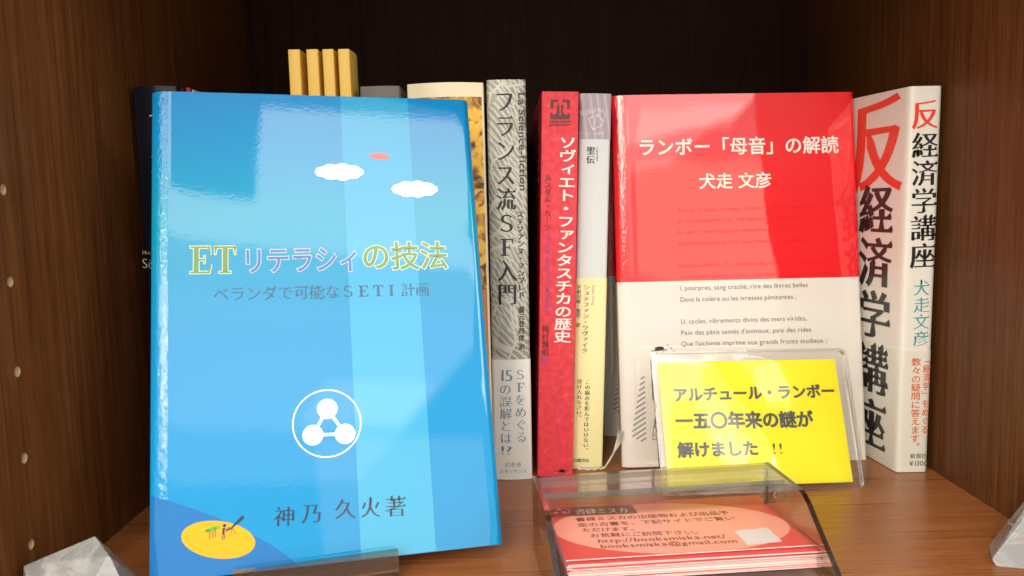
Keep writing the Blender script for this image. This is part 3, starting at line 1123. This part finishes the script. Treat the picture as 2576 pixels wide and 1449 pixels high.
# ribbon marker: plaited loop under the spine, frayed end rising at the right
def ribbon():
    bm_v, bm_f = [], []
    def tube(pts, r, n=6):
        base = len(bm_v)
        P = [Vector(p) for p in pts]
        for i, p in enumerate(P):
            tdir = (P[min(i + 1, len(P) - 1)] - P[max(i - 1, 0)]).normalized()
            a = tdir.orthogonal().normalized()
            b = tdir.cross(a)
            rr = r[i] if isinstance(r, list) else r
            for k in range(n):
                q = p + (a * math.cos(2 * math.pi * k / n) + b * math.sin(2 * math.pi * k / n)) * rr
                bm_v.append(tuple(q))
        for i in range(len(P) - 1):
            for k in range(n):
                bm_f.append((base + i * n + k, base + i * n + (k + 1) % n, base + (i + 1) * n + (k + 1) % n, base + (i + 1) * n + k))
    rnd = random.Random(3)
    N_ = 40
    for ph in (0, 2 * math.pi / 3, 4 * math.pi / 3):     # three strands plaited
        pts = []
        for i in range(N_ + 1):
            s = i / N_
            x = -0.0078 + 0.0165 * s
            y = -0.0030 - 0.0022 * math.sin(math.pi * s)
            pts.append((x + 0.0006 * math.cos(9 * math.pi * 2 * s / 2 + ph), y + 0.0005 * math.sin(9 * math.pi * 2 * s / 2 + ph) , 0.0011 + 0.0004 * math.sin(9 * math.pi * s * 2 + ph)))
        tube(pts, 0.00048)
    for k in range(26):                                   # loose threads of the end
        a = rnd.uniform(-1, 1)
        b = rnd.uniform(-1, 1)
        x0 = 0.0087
        tube([(x0, -0.0030, 0.0012), (x0 + 0.0022, -0.0022 + 0.0003 * b, 0.0042 + 0.0006 * a), (x0 + 0.0050 + 0.0005 * a, -0.0015 + 0.0008 * b, 0.0092 + 0.0008 * a),
              (x0 + 0.0074 + 0.0010 * a, -0.0010 + 0.001 * b, 0.0150 + 0.0012 * b), (x0 + 0.0086 + 0.0021 * a, -0.0008 + 0.0013 * b, 0.0188 + 0.0022 * rnd.uniform(-1, 1))],
             [0.0004, 0.0003, 0.00026, 0.00022, 0.00012], 4)
    o = link('ribbon_marker', bm_v, bm_f, 'ribbon', t, smooth=[True] * len(bm_f))
ribbon()

# -- the white book at the right wall: spine and slightly opened front cover
t = thing('white_jacket_book', 'off white book with red and black vertical title, standing against the right wall', 'book', (0.1989, 0.3955, 0), 0, 0, 0.0079, ROW)
A_ = 0.113
w2 = 0.0075
def cov(s, off=0.0):      # point s metres back along the front cover
    return (-w2 - math.sin(A_) * s - off * math.cos(A_), s * math.cos(A_) + 0.0 - off * math.sin(A_))
path = [cov(0.128), cov(0.09), cov(0.05), cov(0.02), cov(0.006)]
path += [(-w2 - .00035, 0.0030), (-w2 + .0001, 0.0012), (-w2 + .0008, 0.0002)] + [(-w2 + .0015 + .0120 * i / 6, -0.0) for i in range(7)] + [(w2 - .0003, 0.0006), (w2, 0.002), (w2, 0.06), (w2, 0.128)]
jk = shell('jacket', path, 0.0018, 0.0006, 0.1878, 'off_white', t)
sp_ = lambda u, v, o: (u, -o, v)
def cs(u, v, o):
    x, y = cov(-u, o)
    return (x, y, v)
bevel_box('page_block', (-w2 + .0022, w2 - .002, .004, .124, .004, .184), 'pages', t, 0)
pb = [cov(0.09, .0003), cov(0.05, .0003), cov(0.02, .0003), cov(0.006, .0003), (-w2 - .00065, 0.0030), (-w2 - .0002, 0.0010), (-w2 + .0006, -0.0001)] + \
     [(-w2 + .0015 + .0120 * i / 6, -0.0003) for i in range(7)] + [(w2 - .0002, 0.0004), (w2 + .0003, 0.002), (w2 + .0003, 0.06)]
ob = shell('paper_band', pb, 0.00022, 0.0003, 0.0612, 'obi_white', t)
lettering('title_lettering', jk, T('rs', '反'), 'ming_bold', 'red_ink', sp_)
lettering('title_lettering', jk, T('rs', '経済学講座'), 'ming_bold', 'black', sp_)
lettering('author_lettering', jk, T('rs', '犬走文彦'), 'ming', 'teal_ink', sp_)
lettering('band_lettering', ob, [('「経済学」をめぐる', 5.0, 58.9, 5.5, 19.72, 3.7, 'v')] + T('rs', '数々の疑問に答えます。'), 'soft', 'orange_ink', sp_, 0.00042)
lettering('price_lettering', ob, T('rs', '新潮社', '¥1300'), 'soft', 'grey_ink', sp_, 0.00042)
lettering('cover_title_lettering', jk, [('反', -27.0, 188.6, -27.0, 137.0, 50.0, 'v')], 'ming_heavy', 'red_ink', cs)
lettering('cover_title_lettering', jk, [('経', -26.2, 143.0, -25.8, 116.3, 30.5, 'v'), ('済', -25.6, 116.3, -25.2, 89.2, 30.5, 'v'), ('学', -25.4, 89.0, -24.8, 62.4, 30.5, 'v')], 'ming_heavy', 'black', cs)
lettering('cover_title_lettering', ob, [('講', -25.2, 61.0, -24.6, 33.8, 30.0, 'v'), ('座', -25.4, 32.6, -25.0, 5.0, 30.0, 'v')], 'ming_heavy', 'black', cs, 0.00042)

# -- face-out books --------------------------------------------------------


def face_book(name, label, cat, loc, w, h, t_, yaw, lean, roll, mat, split=None, groove=0.0, fold=True, group=None, r=0.003, wave=None):
    """book shown face-out: a jacket of spine, front cover, rounded fold on the right, and back"""
    t = thing(name, label, cat, loc, yaw, lean, roll, group)
    w2 = w / 2
    rl = min(0.0012, t_ / 3)
    def relief(s):
        # the cover rolls back towards the spine edge, with a faint crease further in
        return 0.0024 * math.exp(-s / 0.0024) + groove * math.exp(-((s - 0.0085) / 0.0013) ** 2)
    path = [(w2 - r * .4, t_), (0, t_), (-w2 + rl, t_)] + arc(-w2 + rl, t_ - rl, rl, math.pi / 2, math.pi, 4)[1:] + [(-w2, 0.0040), (-w2 + .00002, 0.0028)]
    xs = np.concatenate([np.linspace(-w2 + .0001, -w2 + .0125, 44), np.linspace(-w2 + .0125, w2 - r, 40)[1:]])
    for x in xs:
        path.append((x, relief(x + w2)))
    path += arc(w2 - r, r, r, -0.5 * math.pi, 0, 8)[1:]
    path += [(w2, max(t_ - 0.002, r + .0004))]
    jk = shell('jacket', path, 0.0006, 0.0, h, mat, t, zseg=24, mat_split=split, wob=wave)
    bevel_box('page_block', (-w2 + .0012, w2 - .004, .0016, t_ - .0008, .0016, h - .0016), 'pages', t, 0)
    def surf(u, v, off):
        s = u + w2
        dy = relief(max(s, 0.0))
        if wave:
            dy += wave(u, v)
        return (u, dy - off, v)
    return t, jk, surf


# blue book on its stand
t, jk, sf = face_book('blue_book', 'glossy blue book face out on an acrylic stand, white clouds and circle emblem on cover', 'book',
                      (-0.0657, 0.2941, 0.008), 0.129, 0.187, 0.012, 0.259, 0.327, 0.025, 'blue', groove=0.0, r=0.0035)
def slab(name, par, pts, mat, off, n=1):
    return poly_print(name, par, [pts], mat, sf, off)
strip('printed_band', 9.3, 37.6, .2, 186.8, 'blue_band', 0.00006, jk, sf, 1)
hill = [(-64.2, 30.1), (-56, 27.0), (-48, 23.4), (-41, 20.0), (-34.5, 16.25), (-29.5, 13.2), (-24.4, 9.9), (-19.5, 6.2), (-14.9, 2.2), (-12.6, 0.15), (-64.2, 0.15)]
hx = [-64.2, -63, -62, -61, -60.2, -59.6, -59, -58.6, -58.3, -58, -57.6, -57, -56.4, -55.6, -54.6, -53.4, -52, -48, -44, -41, -38, -34.5, -32, -29.5, -27, -24.4, -22, -19.5, -17, -14.9, -12.6]
hv = np.interp(hx, [p[0] for p in hill[:-1]], [p[1] for p in hill[:-1]])
hV = [sf(u / 1000, v / 1000, 0.0001) for u, v in zip(hx, hv)] + [sf(u / 1000, 0.00015, 0.0001) for u in hx]
link('printed_hill', hV, [(i, len(hx) + i, len(hx) + i + 1, i + 1) for i in range(len(hx) - 1)], 'blue_hill', jk, smooth=[True] * (len(hx) - 1))
poly_print('printed_island', jk, [ell(-40.99, 12.5, 12.9, 6.4, -0.24)], 'island', sf, 0.00014)
poly_print('printed_tree_crown', jk, [ell(-43.6, 16.3, 1.9, .75, .1), ell(-42.0, 16.7, 1.9, .75, .1), ell(-44.5, 15.9, 1.2, .6)], 'leaf_green', sf, 0.00024)
poly_print('printed_tree_trunk', jk, [R_(-44.2, 12.8, -43.75, 15.7), R_(-43.2, 13.4, -42.75, 15.9), R_(-42.3, 13.5, -41.85, 16.1)], 'tan', sf, 0.00021)
fig = [ell(-38.9, 17.25, .62, .62, 0, 16), bar(-39.35, 14.2, -39.15, 16.5, .80), bar(-39.65, 12.4, -39.5, 14.4, .30), bar(-38.95, 12.4, -39.0, 14.4, .30), bar(-38.9, 16.2, -37.9, 15.7, .3),
       bar(-38.3, 15.0, -37.2, 16.6, .5), [(-37.6, 15.6), (-37.2, 15.3), (-31.9, 19.3), (-32.7, 20.2)], bar(-36.2, 16.2, -37.0, 13.5, .16), bar(-36.2, 16.2, -35.0, 13.7, .16)]
poly_print('printed_stargazer', jk, fig, 'film_black', sf, 0.00022)


def cloud(cx, cy, w, h, seed):
    rnd = random.Random(seed)
    n = 11
    pts = []
    for k in range(n):
        a0, a1 = 2 * math.pi * k / n, 2 * math.pi * (k + 1) / n
        p0 = (math.cos(a0) * w * .46, math.sin(a0) * h * .40)
        p1 = (math.cos(a1) * w * .46, math.sin(a1) * h * .40)
        mx, my = (p0[0] + p1[0]) / 2, (p0[1] + p1[1]) / 2
        L = math.hypot(p1[0] - p0[0], p1[1] - p0[1])
        nn = (math.cos((a0 + a1) / 2), math.sin((a0 + a1) / 2))
        for j in range(7):
            s = j / 7
            bl = math.sin(math.pi * s) * L * .20
            pts.append((cx + p0[0] + (p1[0] - p0[0]) * s + nn[0] * bl, cy + p0[1] + (p1[1] - p0[1]) * s + nn[1] * bl * .8))
    return pts


poly_print('printed_cloud', jk, [cloud(7.6, 153.3, 21.6, 7.6, 1)], 'film_white', sf, 0.00014)
poly_print('printed_cloud', jk, [cloud(38.3, 145.9, 21.2, 7.6, 2)], 'film_white', sf, 0.00014)
poly_print('printed_ellipse', jk, [ell(24.3, 160.4, 4.1, 1.45)], 'film_coral', sf, 0.00014)
cx, cy = -1.2, 51.39
bl = [(-0.93, 56.9), (-6.65, 47.3), (5.4, 46.9)]
em = [ell(x, y, 3.85, 3.85, 0, 32) for x, y in bl] + [bar(*bl[i], *bl[(i + 1) % 3], 1.15) for i in range(3)]
ringv = ring_loops(cx, cy, 12.95, 12.95, .48)
V, F = [], []
for k, lp in enumerate(em + ringv):
    o_ = 0.00014 + 0.00002 * (1 if 3 <= k < 6 else 0)
    n0 = len(V); V += [sf(u / 1000, v / 1000, o_) for u, v in lp]; F.append(tuple(range(n0, n0 + len(lp))))
link('printed_emblem', V, F, 'film_white', jk)
TB = TEXTS['blue']
ET, RI, NO, SUB = TB[0], TB[1], TB[2], TB[3]
for nm, it, m, st in (('title_lettering', [ET], 'film_green', 'ming_bold'), ('title_lettering', [NO], 'film_green', 'kana_bold'), ('title_lettering', [RI], 'film_dblue', 'kana_bold')):
    lettering('title_outline', jk, it, 'ming_outline', 'film_cream', sf, 0.00014)
    lettering(nm, jk, it, st, m, sf, 0.00020)
lettering('subtitle_lettering', jk, [SUB], 'ming', 'film_teal', sf, 0.00016)
lettering('author_lettering', jk, TB[4:], 'ming', 'film_black', sf, 0.00016)

# acrylic book stand under it
st = thing('acrylic_book_stand', 'low clear acrylic book stand whose lip holds up the blue book', 'book stand', (-0.0712, 0.2890, 0), 0.259, 0, 0, None)
prof = [(-0.0040, 0.0122), (-0.0062, 0.0010), (-0.0060, 0.0003)]
V = []
def ext(name, prof, th, x0, x1, par, mats):
    """a sheet bent along (y, z) PROF, extruded in x"""
    P = np.array(prof, float)
    Tn = np.gradient(P, axis=0); Tn /= np.linalg.norm(Tn, axis=1)[:, None]
    Nn = np.c_[-Tn[:, 1], Tn[:, 0]] * th
    a, b = P, P + Nn
    n = len(P)
    V = [(x, *p) for x in (x0, x1) for p in list(a) + list(b)]
    F, mi = [], []
    for i in range(n - 1):
        F.append((i, i + 1, 2 * n + i + 1, 2 * n + i)); mi.append(0)
        F.append((n + i + 1, n + i, 3 * n + i, 3 * n + i + 1)); mi.append(0)
        F.append((i + 1, i, n + i, n + i + 1)); mi.append(1)
        F.append((2 * n + i, 2 * n + i + 1, 3 * n + i + 1, 3 * n + i)); mi.append(1)
    F += [(0, n, 3 * n, 2 * n)[::-1], (n - 1, 2 * n - 1, 4 * n - 1, 3 * n - 1)]; mi += [1, 1]
    return link(name, V, F, mats, par, mi)
ext('front_lip', [(-0.0046, 0.0128), (-0.0035, 0.0040), (-0.0025, 0.0018), (0.0, 0.0012)], 0.0021, -0.029, 0.029, st, ['acrylic', 'acrylic_edge'])
ext('base_plate', [(0.0001, 0.0012), (0.03, 0.0012), (0.075, 0.0012)], 0.0021, -0.029, 0.029, st, ['acrylic', 'acrylic_edge'])
ext('back_rest', [(0.0180, 0.0036), (0.045, 0.085)], 0.0021, -0.029, 0.029, st, ['acrylic', 'acrylic_edge'])

# red and white book, and a second copy standing behind it
RG = 'red and white paperbacks of the same title'
wv = lambda x, z: 0.0
t, jk, sf = face_book('red_white_book', 'glossy red over white paperback shown face out with white title, behind the yellow card', 'book',
                      (0.1219, 0.4137, 0.0005), 0.1282, 0.193, 0.009, 0.0344, 0.143, 0.006, 'rim_red', split=(0.0954, 'rim_white'), groove=0.00014, r=0.0022, group=RG)
TR = TEXTS['rim']
lettering('title_lettering', jk, [TR[0]], 'bold', 'film_white', sf)
lettering('author_lettering', jk, [TR[1]], 'bold', 'film_white', sf)
lettering('poem_lettering', jk, TR[2:8], 'light', 'ghost', sf)
lettering('poem_lettering', jk, TR[8:], 'plain', 'grey_ink', sf)
hl = []
for k in range(13):
    y = 46.5 - k * 2.62
    xr = -51.6
    xl = -53.6 - min(k, 9) * .58
    if k > 10:
        xl = -58.9 + (k - 10) * 2.2
    hl.append(bar(xl, y - (xr - xl) * .62, xr, y, .75))
poly_print('printed_hatching', jk, hl, 'hatch', sf, 0.00022)
figp = [ell(-43.5, 60.7, 2.5, 1.1, .06, 18), bar(-47.6, 59.6, -39.6, 60.0, .42)]
figp += wobbly_line([(-46.9, 57.0), (-47.6, 54.0), (-47.9, 50.0), (-47.9, 42), (-47.6, 34.5), (-46.3, 33.7), (-46.3, 29), (-47.2, 22), (-48.2, 17), (-48.3, 14), (-45.6, 13.9)], .30)
figp += wobbly_line([(-46.3, 33.7), (-45.6, 31), (-46.6, 29.2), (-45.4, 27), (-46.9, 24.6), (-45.4, 23), (-47.4, 20.6), (-45.5, 18.6), (-47.8, 16.4), (-45.6, 15)], .24)
figp += wobbly_line([(-44.7, 59), (-45.0, 56.6), (-43.8, 55.0), (-42.6, 56.4)], .26) + [bar(-39.3, 62.8, -38.4, 61.8, .35), bar(-37.8, 61.3, -36.9, 60.3, .35), bar(-36.3, 59.8, -35.4, 58.8, .35), bar(-42, 58.6, -40.9, 59.3, .3)]
poly_print('printed_figure', jk, figp, 'black', sf, 0.00013)

t2, jk2, sf2 = face_book('red_white_book', 'second red and white paperback behind the front one, only its left edge showing', 'book',
                         (0.1197, 0.4700, 0.0), 0.1282, 0.190, 0.009, 0.0, 0.03, 0.0, 'rim_red', split=(0.0940, 'rim_white'), groove=0.0, r=0.0022, group=RG)
poly_print('printed_hatching', jk2, hl, 'hatch', sf2, 0.00013)

# yellow handwritten-style card in a clear sleeve
t = thing('yellow_notice_card', 'bright yellow notice card in a clear plastic sleeve leaning on the red and white book', 'notice card',
          (0.1178, 0.3744, 0.003), 0.10, 0.40, 0.03)
cd = bevel_box('yellow_card', (-0.0448, 0.0450, 0.0, 0.0004, 0.0005, 0.0600), 'pop', t, 0)
PT = TEXTS['pop']
lettering('notice_lettering', cd, PT[:3], 'heavy', 'pop_ink', flat_surf, 0.00008)
lettering('notice_lettering', cd, PT[3:], 'light', 'pop_ink', flat_surf, 0.00008)
# the sleeve: two films and a welded rim with rounded corners
nx, nz = 44, 32
X0, X1, Z0, Z1 = -0.0478, 0.0506, -0.0030, 0.0648
def wavy(x, z):
    return 0.0007 * math.sin(x * 85 + 1.0) * math.sin(z * 70 + .5) + 0.0004 * math.sin(x * 160 + z * 90)
V, F = [], []
for j in range(nz + 1):
    for i in range(nx + 1):
        x = X0 + (X1 - X0) * i / nx; z = Z0 + (Z1 - Z0) * j / nz
        e = min(x - X0, X1 - x, z - Z0, Z1 - z)
        V.append((x, -0.0011 - wavy(x, z) * min(1, e / .006) * .6 + 0.0006 * max(0, 1 - e / .003), z))
F = [(j * (nx + 1) + i, j * (nx + 1) + i + 1, (j + 1) * (nx + 1) + i + 1, (j + 1) * (nx + 1) + i) for j in range(nz) for i in range(nx)]
link('sleeve_front', V, F, 'sleeve', t, smooth=[True] * len(F))
link('sleeve_back', [(X0, .0010, Z0), (X1, .0010, Z0), (X1, .0010, Z1), (X0, .0010, Z1)], [(0, 1, 2, 3)], 'sleeve', t)
def rrect(x0, x1, z0, z1, r, n=6):
    out = []
    for cx_, cz_, a in ((x1 - r, z1 - r, 0), (x0 + r, z1 - r, 90), (x0 + r, z0 + r, 180), (x1 - r, z0 + r, 270)):
        for k in range(n + 1):
            t_ = math.radians(a + 90 * k / n)
            out.append((cx_ + r * math.cos(t_), cz_ + r * math.sin(t_)))
    return out
def rim(name, lo, li, y0, y1, mat):
    n = len(lo)
    V = [(x, y0, z) for x, z in lo] + [(x, y0, z) for x, z in li] + [(x, y1, z) for x, z in lo] + [(x, y1, z) for x, z in li]
    F = []
    for i in range(n):
        j = (i + 1) % n
        F += [(i, n + i, n + j, j), (2 * n + i, 2 * n + j, 3 * n + j, 3 * n + i), (i, j, 2 * n + j, 2 * n + i), (n + i, 3 * n + i, 3 * n + j, n + j)]
    return link(name, V, F, mat, t)
rim('sleeve_welt', rrect(X0 - .0005, X1 + .0005, Z0 - .0003, Z1 + .0005, .004), rrect(X0 + .0006, X1 - .0007, Z0 + .0007, Z1 - .0007, .003), -.0010, .0010, 'sleeve_rim')

# ================================================================= card holder and cards
HY = 0.08
hold = thing('card_holder', 'smoky clear acrylic card holder with a low roof, in front of the books', 'card holder', (0.05918, 0.30422, 0.0), 0.09226, 0, 0)
# local axes: x right, y back, z up. origin: front edge of the roof, at shelf level
HW = 0.049
def holder_box(name, b, par=hold, mat=('smoke', 'smoke_edge'), edge_axes=(0,)):
    v, f = box_data(*b)
    ext_ = [b[1] - b[0], b[3] - b[2], b[5] - b[4]]
    thin = ext_.index(min(ext_))
    ax = [0, 0, 1, 1, 2, 2]
    mi = [0 if ax[k] == thin else 1 for k in range(6)]
    return link(name, v, f, list(mat), par, mi)
holder_box('roof_plate', (-HW + .002, HW - .002, 0.0, 0.018, 0.0278, 0.0300))
holder_box('back_plate', (-HW + .002, HW - .002, 0.0182, 0.0202, 0.0005, 0.0300))
ramp = [(0.0180, 0.0100), (-0.02, 0.0075), (-0.058, 0.0050)]
ext('base_plate', ramp, 0.0018, -HW + .002, HW - .002, hold, ['smoke', 'smoke_edge'])
ext('front_foot', [(-0.0580, 0.0048), (-0.0570, 0.0004)], 0.0018, -HW + .002, HW - .002, hold, ['smoke', 'smoke_edge'])
prof = [(0.0202, 0.0003), (0.0202, 0.0301), (-0.0100, 0.0301)] + [(-0.0125, 0.0300), (-0.0150, 0.0292), (-0.0172, 0.0278), (-0.0190, 0.0262), (-0.0205, 0.0245)] + [(-0.030, 0.0185), (-0.0418, 0.0107), (-0.0560, 0.0030), (-0.0590, 0.0018), (-0.0600, 0.0003)]
prof = [(0.0202, 0.0003), (0.0202, 0.0301), (-0.0090, 0.0301), (-0.0120, 0.0300), (-0.0145, 0.0294), (-0.0165, 0.0284), (-0.0187, 0.0272), (-0.0215, 0.0250), (-0.0300, 0.0187), (-0.0418, 0.0103), (-0.0540, 0.0018), (-0.0560, 0.0003)]
for sx in (-1, 1):
    n = len(prof)
    xa, xb = (sx * HW, sx * (HW - .002))
    V = [(xa, *p) for p in prof] + [(xb, *p) for p in prof]
    F = [tuple(range(n)), tuple(range(2 * n - 1, n - 1, -1))]
    mi = [0, 0]
    for i in range(n):
        j = (i + 1) % n
        F.append((i, n + i, n + j, j)); mi.append(1)
    link('side_plate', V, F, ['smoke', 'smoke_rim'], hold, mi)
# small round fixing in the right plate
n = 14
V = [(HW - .0021, 0.008 + .0013 * math.cos(2 * math.pi * i / n), 0.0205 + .0013 * math.sin(2 * math.pi * i / n)) for i in range(n)] + \
    [(HW - .0026, 0.008 + .0009 * math.cos(2 * math.pi * i / n), 0.0205 + .0009 * math.sin(2 * math.pi * i / n)) for i in range(n)]
link('round_fixing', V, [(i, (i + 1) % n, n + (i + 1) % n, n + i) for i in range(n)] + [tuple(range(n, 2 * n))], 'smoke_edge', hold)

# the stack of cards: base frame = the top card's pose
CG = 'red printed cards stacked in the acrylic holder'
CM = Matrix.Translation((0.0640, 0.2809, 0.0141)) @ Robj(0.0695, 1.606, -0.0078).to_4x4()
cv, cf = box_data(-0.0455, 0.0455, 0.0, 0.00032, 0.0, 0.055)
cme = bpy.data.meshes.new('card_stock')
cme.from_pydata(cv, [], cf)
for m in ('card_red', 'card_edge'):
    cme.materials.append(MAT[m])
for p in cme.polygons:
    p.material_index = 0 if abs(p.normal.y) > .5 and p.center.y < .0001 else 1
rnd = random.Random(11)
ncard = 17
for k in range(ncard):
    if k == 0:
        o = bpy.data.objects.new('business_card', None)
    else:
        o = bpy.data.objects.new('business_card', cme)
    COL.objects.link(o)
    if k == 0:
        M = CM
    else:
        dx = rnd.uniform(-.0007, .0007) + (0.0006 if k < 4 else 0.001) - .0002
        dz = rnd.uniform(-.0008, .0004) - .0016 - .00005 * k
        if k == 1: dx, dz = 0.0006, -.0030
        if k == 4: dx += .0008; dz -= .0010
        M = CM @ Matrix.Translation((dx, 0.0009 + 0.00040 * (k - 1), dz)) @ Matrix.Rotation(rnd.uniform(-.006, .006) + (.012 if k == 1 else .004), 4, 'Y') @ Matrix.Rotation(0.004, 4, 'X')
    o.matrix_world = M
    if k == 0:
        tag(o, 'topmost red card with a peach oval, brown lettering and a white square', 'card', CG)
        top = o
    else:
        tag(o, 'red card directly under the printed top card, its red corners sticking out' if k == 1 else 'red card in the pale edged stack under the two top cards of the holder', 'card', CG)
cs_ = link('card_stock', cv, cf, ['card_red', 'card_edge'], top, [0 if q == 2 else 1 for q in range(6)])
for p in cs_.data.polygons:
    p.material_index = 0 if abs(p.normal.y) > .5 and p.center.y < .0001 else 1
def clip_ell(cx, cy, rx, ry, rot, x0, x1, y0, y1):
    return [(min(max(x, x0), x1), min(max(y, y0), y1)) for x, y in ell(cx, cy, rx, ry, rot, 64)]
poly_print('printed_oval', cs_, [clip_ell(-1.0, 25.6, 45.3, 26.2, -0.10, -45.3, 45.3, .3, 54.7)], 'card_peach', flat_surf, 0.00004)
poly_print('printed_name_box', cs_, [[(-45.3, 43.6), (-9.9, 41.6), (-9.8, 51.6), (-45.3, 54.2)]], 'card_maroon', flat_surf, 0.00007)
poly_print('white_square', cs_, [[(21.5, 3.4), (34.8, 4.6), (34.8, 18.6), (21.4, 17.4)]], 'qr_white', flat_surf, 0.00007)
poly_print('printed_logo', cs_, ring_loops(-40.7, 48.9, 4.3, 4.6, .45, 32) + [ell(-40.7, 51.0, 1.2, 1.2, 0, 14), ell(-42.4, 47.6, 1.2, 1.2, 0, 14), ell(-39.0, 47.5, 1.2, 1.2, 0, 14)], 'card_peach', flat_surf, 0.00010)
CT = TEXTS['card']
lettering('name_lettering', cs_, [CT[0]], 'ming_bold', 'white_ink', flat_surf, 0.00010)
lettering('address_lettering', cs_, CT[1:], 'soft', 'card_ink', flat_surf, 0.00008)

# ================================================================= quartz pieces
def crystal(name, label, pts, mat='quartz'):
    bm = bmesh.new()
    for p in pts:
        bm.verts.new(p)
    r = bmesh.ops.convex_hull(bm, input=bm.verts)
    bmesh.ops.delete(bm, geom=[v for v in bm.verts if not v.link_faces], context='VERTS')
    bmesh.ops.recalc_face_normals(bm, faces=bm.faces)
    bmesh.ops.dissolve_limit(bm, angle_limit=.05, verts=bm.verts, edges=bm.edges)
    bmesh.ops.bevel(bm, geom=list(bm.edges), offset=.00035, segments=2, affect='EDGES', profile=.6)
    me = bpy.data.meshes.new(name)
    bm.to_mesh(me); bm.free()
    me.materials.append(MAT[mat])
    o = bpy.data.objects.new(name, me)
    COL.objects.link(o)
    tag(o, label, 'crystal', 'clear quartz crystals at the front corners')
    return o
c1 = crystal('quartz_crystal', 'clear quartz point lying in the front left corner beside the blue book', [
    (-0.1680, 0.2730, 0.0197), (-0.1463, 0.2800, 0.0268), (-0.1368, 0.2700, 0.0238), (-0.1225, 0.2620, 0.0), (-0.1665, 0.2680, 0.0),
    (-0.1490, 0.2540, 0.0), (-0.1655, 0.2920, 0.0), (-0.1330, 0.2930, 0.0)])
c2 = crystal('quartz_crystal', 'clear quartz pyramid standing in the front right corner against the side panel', [
    (0.1790, 0.2940, 0.0021), (0.1799, 0.2926, 0.0), (0.2060, 0.3040, 0.0330), (0.1990, 0.2985, 0.0235), (0.2085, 0.2860, 0.0), (0.2085, 0.3120, 0.0), (0.1870, 0.3100, 0.0),
    (0.1960, 0.2870, 0.0)])
